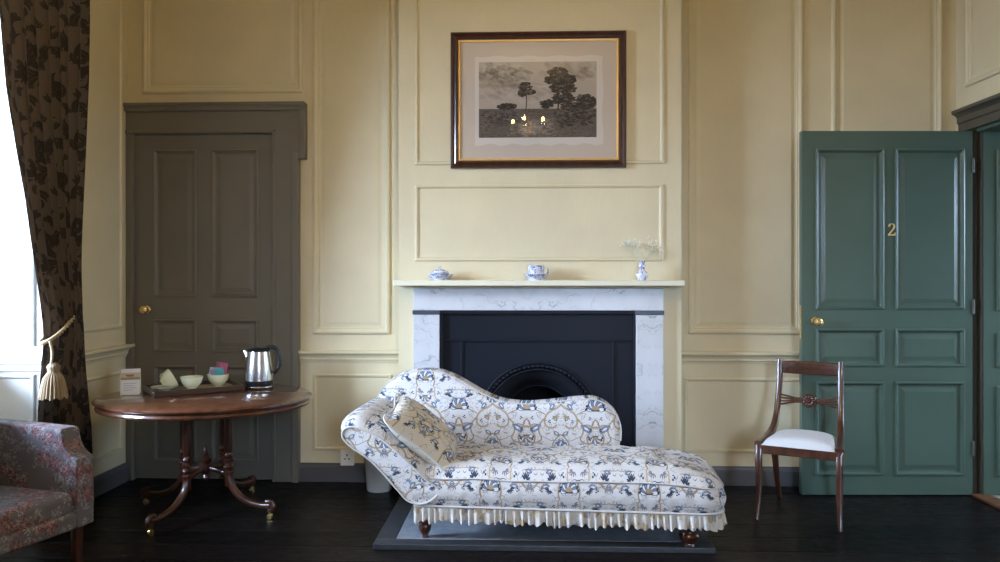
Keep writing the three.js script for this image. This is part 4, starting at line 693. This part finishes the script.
// ---------------------------------------------------------------- tea things on the table
const onTable = (xc, d) => { const p = fromCam(xc, TH0 + 0.0005, d); return p; };
{
  const trayC = onTable(-1.885, 4.80), turn = YAW + 0.60;
  const tr = thing('tray', 'dark wooden serving tray holding cups and bowls on the table', 'tray', trayC, turn), tw = 0.26, td = 0.175;
  mesh('tray_base', box(-tw, tw, 0, 0.010, -td, td, 0.003), M.tray, tr);
  const rimS = (x0, x1, z0, z1) => box(x0, x1, 0.004, 0.036, z0, z1, 0.004);
  mesh('tray_rim', rimS(-tw, tw, td - 0.012, td + 0.002), M.tray, tr); mesh('tray_rim', rimS(-tw, tw, -td - 0.002, -td + 0.012), M.tray, tr);
  mesh('tray_rim', rimS(-tw - 0.002, -tw + 0.012, -td + 0.012, td - 0.012), M.tray, tr); mesh('tray_rim', rimS(tw - 0.012, tw + 0.002, -td + 0.012, td - 0.012), M.tray, tr);
  mesh('tray_lining', box(-tw + 0.014, tw - 0.014, 0.010, 0.0115, -td + 0.014, td - 0.014), std(rgb(0.42, 0.36, 0.25), 0.6), tr);
  tr.updateMatrixWorld(true);
  const onTray = (x, z, y = 0.012) => V(x, y, z).applyMatrix4(tr.matrixWorld);
  const cupProf = [[0, 0], [0.026, 0], [0.028, 0.006], [0.040, 0.014], [0.058, 0.036], [0.066, 0.062], [0.069, 0.074], [0.066, 0.074], [0.062, 0.060], [0.053, 0.036], [0.036, 0.018], [0, 0.014]];
  const sc = thing('saucer', 'pale saucer holding the tipped cream teacup on the tray', 'saucer', onTray(-0.160, -0.045), 0);
  mesh('saucer_dish', turned([[0, 0], [0.035, 0], [0.038, 0.005], [0.060, 0.011], [0.080, 0.021], [0.079, 0.023], [0.058, 0.015], [0.035, 0.010], [0, 0.010]]), M.saucer, sc);
  const cA = thing('teacup', 'cream teacup tipped on its side on a saucer on the tray', 'cup', onTray(-0.150, -0.045, 0.066), turn);
  mesh('cup_bowl', turned(cupProf.map(([r, y]) => [r * 0.88, y - 0.03])), M.cream_china, cA); mesh('cup_handle', sweep([V(0.052, 0.028, 0), V(0.082, 0.024, 0), V(0.084, 0.0, 0), V(0.062, -0.012, 0), V(0.036, -0.012, 0)], 0.009, 0.007, { n: 20, sides: 8 }), M.cream_china, cA);
  cA.rotation.set(-0.35, turn - 0.2, -1.05, 'YXZ'); cA.children[1].rotation.y = 2.4;
  const cB = thing('bowl', 'empty cream bowl in the middle of the tray', 'bowl', onTray(-0.010, -0.010), 0);
  mesh('bowl_body', turned(cupProf), M.cream_china, cB); 
  const cC = thing('bowl', 'cream bowl filled with coloured sachets beside the kettle', 'bowl', onTray(0.160, -0.050), 0);
  mesh('bowl_body', turned(cupProf), M.cream_china, cC);
  const cols = [[0.45, 0.10, 0.20], [0.10, 0.42, 0.44], [0.32, 0.30, 0.52], [0.60, 0.60, 0.66], [0.12, 0.34, 0.40], [0.50, 0.16, 0.26], [0.20, 0.20, 0.40]];
  const sachet = (w, h) => grid(8, 8, (u, v) => { const a = 2 * u - 1, b = 2 * v - 1; return [a * w / 2, b * h / 2, 0]; });
  cols.forEach((k, i) => {
    const g = new RoundedBoxGeometry(0.052, 0.068, 0.007, 2, 0.003), p = onTray(0.160, -0.050), a = i / cols.length * 6.28;
    const s = mesh('sachet', g, std(rgb(...k), 0.35)); tag(s, ['crimson', 'bright teal', 'lavender', 'pale grey', 'dark teal', 'rose pink', 'navy blue'][i] + ' paper sachet standing in the cream bowl beside the kettle', 'sachet', 'sachets in the bowl');
    s.position.set(p.x + Math.cos(a) * 0.030, p.y + 0.082 + (i === 0 || i === 5 ? 0.030 : 0), p.z + Math.sin(a) * 0.030); s.rotation.set(0.3 * Math.sin(a), rnd() * 1.2 - 0.6, 0.5 * (rnd() - 0.5));
  });
  for (const [x, z, r, k, l] of [[0.17, 0.085, 0.3, [0.62, 0.60, 0.66], 'pale flat sachet lying on the tray'], [0.09, 0.10, -0.2, [0.08, 0.06, 0.06], 'dark flat sachet lying on the tray']]) { const s = mesh('sachet', new RoundedBoxGeometry(0.07, 0.005, 0.045, 2, 0.002), std(rgb(...k), 0.4)); tag(s, l, 'sachet'); s.position.copy(onTray(x, z, 0.0145)); s.rotation.y = turn + r; }
  // kettle
  const kt = thing('kettle', 'brushed steel electric kettle with black handle and base on the table', 'kettle', onTable(-1.530, 4.95), YAW);
  mesh('power_base', turned([[0, 0], [0.080, 0], [0.084, 0.004], [0.084, 0.012], [0.078, 0.017], [0, 0.018]]), M.black, kt); mesh('base_ring', turned([[0.0845, 0.003], [0.086, 0.006], [0.086, 0.009], [0.0845, 0.012]]), M.steel, kt);
  mesh('foot', turned([[0, 0.018], [0.078, 0.018], [0.081, 0.024], [0.081, 0.048], [0, 0.048]]), M.black, kt);
  mesh('kettle_body', lathe([[0.0812, 0.046], [0.0820, 0.060], [0.0815, 0.095], [0.078, 0.140], [0.072, 0.185], [0.066, 0.222], [0.064, 0.232]], 48), std(rgb(0.62, 0.63, 0.66), 0.24, { metalness: 1 }), kt).userData.label = 'brushed steel body';
  const ld = mesh('lid', turned([[0.0655, 0.230], [0.066, 0.238], [0.058, 0.247], [0.030, 0.252], [0, 0.253]]), M.black, kt);
  mesh('spout', sweep([V(-0.048, 0.180, 0), V(-0.068, 0.212, 0), V(-0.086, 0.233, 0)], (q) => lerp(0.075, 0.024, q), (q) => lerp(0.060, 0.018, q), { n: 12, sides: 14, up: V(0, 0, 1) }), M.steel, kt);
  mesh('handle', sweep([V(0.030, 0.244, 0), V(0.070, 0.256, 0), V(0.108, 0.240, 0), V(0.126, 0.195, 0), V(0.122, 0.140, 0), V(0.100, 0.098, 0), V(0.088, 0.088, 0)], 0.026, (q) => 0.020 + 0.008 * Math.sin(q * 3.14), { n: 40, pow: 3, up: V(0, 0, 1) }), M.black, kt);
  kt.rotation.y = YAW + 0.05; kt.scale.set(1.06, 1, 1.06);
  // card
  const cardTex = canvas(256, 400, (g, w, h) => { g.fillStyle = '#dfe0e4'; g.fillRect(0, 0, w, h); g.fillStyle = '#b9b3a6'; g.fillRect(0, 60, w, 110); g.fillStyle = '#8a8f66'; g.fillRect(0, 130, w, 40); g.fillStyle = '#a2604f'; g.fillRect(60, 88, 110, 34); g.fillStyle = '#c9b48e'; g.fillRect(20, 110, 60, 24); g.fillStyle = '#a5a8ad'; for (let i = 0; i < 4; i++) g.fillRect(40, 220 + i * 34, 170 - (i % 2) * 40, 8); });
  const card = thing('tent_card', 'small folded white card with a coloured picture on the table', 'card', onTable(-2.205, 4.66), YAW + 0.30);
  const sheet = (s) => { const g = new THREE.BoxGeometry(0.105, 0.155, 0.0012); g.translate(0, 0.0775, 0); g.rotateX(-s * 0.22); g.translate(0, 0, s * 0.0335); return g; };
  mesh('front_leaf', sheet(1), std(rgb(1, 1, 1), 0.6, { map: cardTex }), card); mesh('back_leaf', sheet(-1), std(rgb(0.75, 0.75, 0.76), 0.6), card);
}

// ---------------------------------------------------------------- floral armchair
{
  const c = thing('armchair', 'low armchair in faded rose chintz beside the window', 'armchair', fromCam(-2.255, 0, 3.34), YAW + 72 * Math.PI / 180);
  const hw = 0.33, zf = 0.31, zb = -0.27;
  mesh('seat_rail', box(-hw, hw, 0.27, 0.35, zb, zf, 0.02), M.chintz, c);
  const cush = new RoundedBoxGeometry(2 * hw - 0.17, 0.11, zf - zb - 0.02, 5, 0.035); cush.translate(0, 0.385, 0.02); mesh('seat_cushion', metreUV(cush), M.chintz, c);
  for (const s of [-1, 1]) {
    const sh = new THREE.Shape(); sh.moveTo(zb, 0.28); sh.lineTo(zf + 0.005, 0.28); sh.lineTo(zf + 0.005, 0.585); sh.quadraticCurveTo(zf - 0.068, 0.605, zf - 0.080, 0.700); sh.lineTo(zf - 0.092, 0.712); sh.lineTo(zb, 0.722);
    const g = new THREE.ExtrudeGeometry(sh, { depth: 0.075, bevelEnabled: true, bevelThickness: 0.012, bevelSize: 0.012, bevelOffset: -0.012, bevelSegments: 3, curveSegments: 12 }); g.rotateY(-Math.PI / 2); g.translate(s * (hw - 0.042) + 0.0375, 0, 0);
    mesh('arm', toCreasedNormals(metreUV(g), 0.6), M.chintz, c);
    mesh('front_leg', sweep([V(s * (hw - 0.045), 0.275, zf - 0.045), V(s * (hw - 0.045), 0.12, zf - 0.042), V(s * (hw - 0.043), 0, zf - 0.03)], (t) => lerp(0.045, 0.026, t), (t) => lerp(0.045, 0.026, t), { pow: 5, n: 12, up: V(1, 0, 0) }), M.darkwood, c);
    mesh('rear_leg', sweep([V(s * (hw - 0.05), 0.275, zb + 0.04), V(s * (hw - 0.05), 0.12, zb + 0.03), V(s * (hw - 0.05), 0, zb - 0.02)], 0.035, 0.035, { pow: 5, n: 12, up: V(1, 0, 0) }), M.darkwood, c);
  }
  const bk = new RoundedBoxGeometry(2 * hw - 0.02, 0.62, 0.11, 5, 0.04); bk.translate(0, 0.58, 0); bk.rotateX(-0.10); bk.translate(0, 0, zb + 0.0); mesh('backrest', metreUV(bk), M.chintz, c);
  mesh('back_cushion', metreUV((() => { const g = new RoundedBoxGeometry(2 * hw - 0.18, 0.44, 0.09, 5, 0.04); g.translate(0, 0.66, 0); g.rotateX(-0.10); g.translate(0, 0, zb + 0.09); return g; })()), M.chintz, c);
}

// ---------------------------------------------------------------- curtain with rope tie-back
{
  const XC = XL + 0.115, nearT = [[-120, -45], [-60, -22], [0, -3], [60, 2], [100, 6], [160, 17], [200, 25], [260, 33], [300, 37], [340, 40], [400, 38], [470, 36], [520, 34]], farT = [[-120, 89], [0, 88.5], [60, 87.5], [140, 84], [220, 80], [280, 77], [318, 75.5], [350, 78], [400, 84], [440, 88], [520, 92]];
  const yTop = 3.42, rowPy = (y) => HOR + (EYE - y) * F / 4.2;
  const cu = thing('curtain', 'long dark brown leaf-patterned curtain gathered by a rope beside the window', 'curtain');
  const folds = 8, pts = (u, v) => {
    const y = lerp(yTop, 0.015, v), py = rowPy(y), a = onX(interp(nearT, py), py, XC).z, b = onX(interp(farT, py), py, XC).z;
    const tie = Math.exp(-(((y - 1.13) / 0.28) ** 2)), ph = -Math.PI / 2 + u * folds * 2 * Math.PI + smooth(u * 5) * (0.7 * noise(v * 2.2, 3) + 0.5 * noise(u * 3, v * 2 + 9)), am = (0.042 - 0.014 * tie) * smooth((u - 0.02) * 5) * (0.85 + 0.3 * noise(u * 4 + 3, v));
    const uu = u + 0.010 * smooth(u * 5) * Math.sin(ph * 2 + 1), taper = smooth(Math.min(u, 1 - u) * 8);
    return [XC + am * Math.sin(ph) + 0.02 * tie + 0.03 * tie * taper, y, lerp(a, b, uu)];
  };
  const cg = grid(220, 90, pts, (u, v) => [u * 1.5, (1 - v) * 3.4]);
  mesh('curtain_cloth', cg, M.curtain, cu);
  mesh('curtain_heading', box(XL + 0.03, XL + 0.20, yTop - 0.02, yTop + 0.16, WIN1.z0 - 0.3, WIN1.z1 + 0.3, 0.01), M.curtain, cu);
  // rope loop
  const P = (px, py, dx) => onX(px, py, XC + dx), t = thing('tieback', 'cream twisted rope tie-back with a large tassel round the curtain', 'tieback');
  const loop = [P(76.5, 311, -0.09), P(76, 313, 0.0), P(70, 322, 0.085), P(60, 333, 0.105), P(50, 340, 0.105), P(43, 343, 0.07), P(40, 343, 0.0), P(44, 338, -0.08)];
  for (const k of [0, 1]) {
    const cv = new THREE.CatmullRomCurve3(loop, false, 'centripetal'), n = 160, pp = [];
    for (let i = 0; i <= n; i++) { const q = i / n, p = cv.getPoint(q), tn = cv.getTangent(q), s = V(0, 1, 0).cross(tn).normalize(), w = tn.clone().cross(s), a = q * 90 + k * Math.PI; pp.push(p.addScaledVector(s, 0.0055 * Math.cos(a)).addScaledVector(w, 0.0055 * Math.sin(a))); }
    mesh('rope', sweep(pp, 0.0125, 0.0125, { n: 320, sides: 7 }), M.rope, t);
  }
  const hd = P(50, 341, 0.112), tb = V(hd.x + 0.005, P(52, 398, 0.112).y, P(52.5, 398, 0.112).z);
  mesh('tassel_cord', sweep([hd, hd.clone().lerp(tb, 0.2).add(V(0.008, 0, 0)), hd.clone().lerp(tb, 0.4)], 0.014, 0.014, { n: 10, sides: 8 }), M.rope, t);
  const H = (hd.y - tb.y) * 0.62, ts = grid(90, 16, (u, v) => { const a = u * 6.2832, base = interp([[0, 0.012], [0.06, 0.026], [0.14, 0.034], [0.22, 0.026], [0.30, 0.030], [0.42, 0.046], [0.6, 0.055], [0.85, 0.063], [1, 0.067]], v), r = base * (1 + (v > 0.3 ? 0.07 * Math.sin(a * 22) : 0.03 * Math.sin(a * 14))); return [r * Math.cos(a), -v * H + (v > 0.95 ? 0.006 * Math.sin(a * 9) : 0), r * Math.sin(a)]; }, undefined, true);
  const tm = mesh('tassel', merge([ts, at(new THREE.CircleGeometry(0.06, 24).rotateX(Math.PI / 2), 0, -H * 0.97, 0)]), M.tassel, t); tm.position.set(tb.x, tb.y + H, tb.z);
}

// ---------------------------------------------------------------- small things
{
  const s = thing('wall_socket', 'white electrical socket plate low on the wall behind the chaise longue', 'socket', V(B(348, 457).x, B(348, 457).y, ZB + 0.001));
  mesh('socket_plate', box(-0.046, 0.046, -0.052, 0.052, 0, 0.030, 0.004), M.plastic, s);
  for (const [x, y, w, h] of [[0, 0.020, 0.008, 0.016], [-0.014, -0.006, 0.012, 0.007], [0.014, -0.006, 0.012, 0.007]]) mesh('pin_slot', box(x - w / 2, x + w / 2, y - h / 2, y + h / 2, 0.0296, 0.0304), M.black, s);
  mesh('switch_rocker', box(-0.012, 0.012, -0.042, -0.022, 0.029, 0.033, 0.002), M.white, s);
  const p = onY(377, 493, 0), b = thing('waste_bin', 'cream plastic waste bin tucked behind the chaise longue', 'bin', V(p.x, 0, p.z - 0.08));
  mesh('bin_body', turned([[0, 0], [0.078, 0], [0.080, 0.004], [0.104, 0.262], [0.108, 0.270], [0.106, 0.276], [0.101, 0.272], [0.077, 0.008], [0, 0.008]]), M.bin, b); mesh('bin_rim', turned([[0.104, 0.255], [0.109, 0.258], [0.110, 0.276], [0.106, 0.279], [0.102, 0.276]]), M.bin, b);
  const kp = onX(126.5, 310, XL); const k = mesh('door_keep', box(XL, XL + 0.012, kp.y - 0.03, kp.y + 0.03, kp.z - 0.012, kp.z + 0.012, 0.003), M.brass); tag(k, 'small brass plate on the wall beside the grey door', 'door plate');
}
// ---------------------------------------------------------------- chandelier (mirrored in the picture glass)
{
  const c = thing('chandelier', 'small brass chandelier with candle bulbs hanging from the ceiling', 'chandelier', V(0.025, 0, -1.6)), Y = 2.98;
  mesh('stem', turned([[0, Y - 0.10], [0.012, Y - 0.09], [0.03, Y - 0.06], [0.018, Y - 0.03], [0.012, Y], [0.022, Y + 0.06], [0.010, Y + 0.10], [0.006, Y + 0.2], [0.006, CEIL - 0.03], [0.05, CEIL - 0.02], [0.05, CEIL]], 16), M.brass, c);
  const glow = new THREE.MeshStandardMaterial({ color: 0xffffff, emissive: rgb(1, 0.66, 0.30), emissiveIntensity: 60, roughness: 0.3 });
  for (let k = 0; k < 5; k++) {
    const a = k / 5 * 6.283 + 0.62, x = Math.cos(a), z = Math.sin(a), P = (r, y) => V(x * r, y, z * r);
    const arm = mesh('arm', sweep([P(0.015, Y), P(0.08, Y - 0.06), P(0.15, Y - 0.05), P(0.18, Y + 0.01)], 0.010, 0.010, { n: 20, sides: 8 }), M.brass, c);
    mesh('candle_tube', turned([[0, 0], [0.026, 0], [0.028, 0.006], [0.012, 0.010], [0.012, 0.07], [0, 0.07]], 16), M.plastic, arm).position.copy(P(0.18, Y + 0.01));
    mesh('bulb', turned([[0, 0], [0.008, 0], [0.016, 0.016], [0.013, 0.034], [0.004, 0.052], [0, 0.054]].map(([r, y]) => [r * 1.3, y]), 12), glow, arm).position.copy(P(0.18, Y + 0.08));
    const l = new THREE.PointLight(new THREE.Color().setRGB(1, 0.72, 0.36), 1.4); l.position.copy(P(0.18, Y + 0.105)).add(c.position); l.castShadow = true; l.name = 'bulb_light'; scene.add(l);
  }
}
renderer.render(scene, camera);
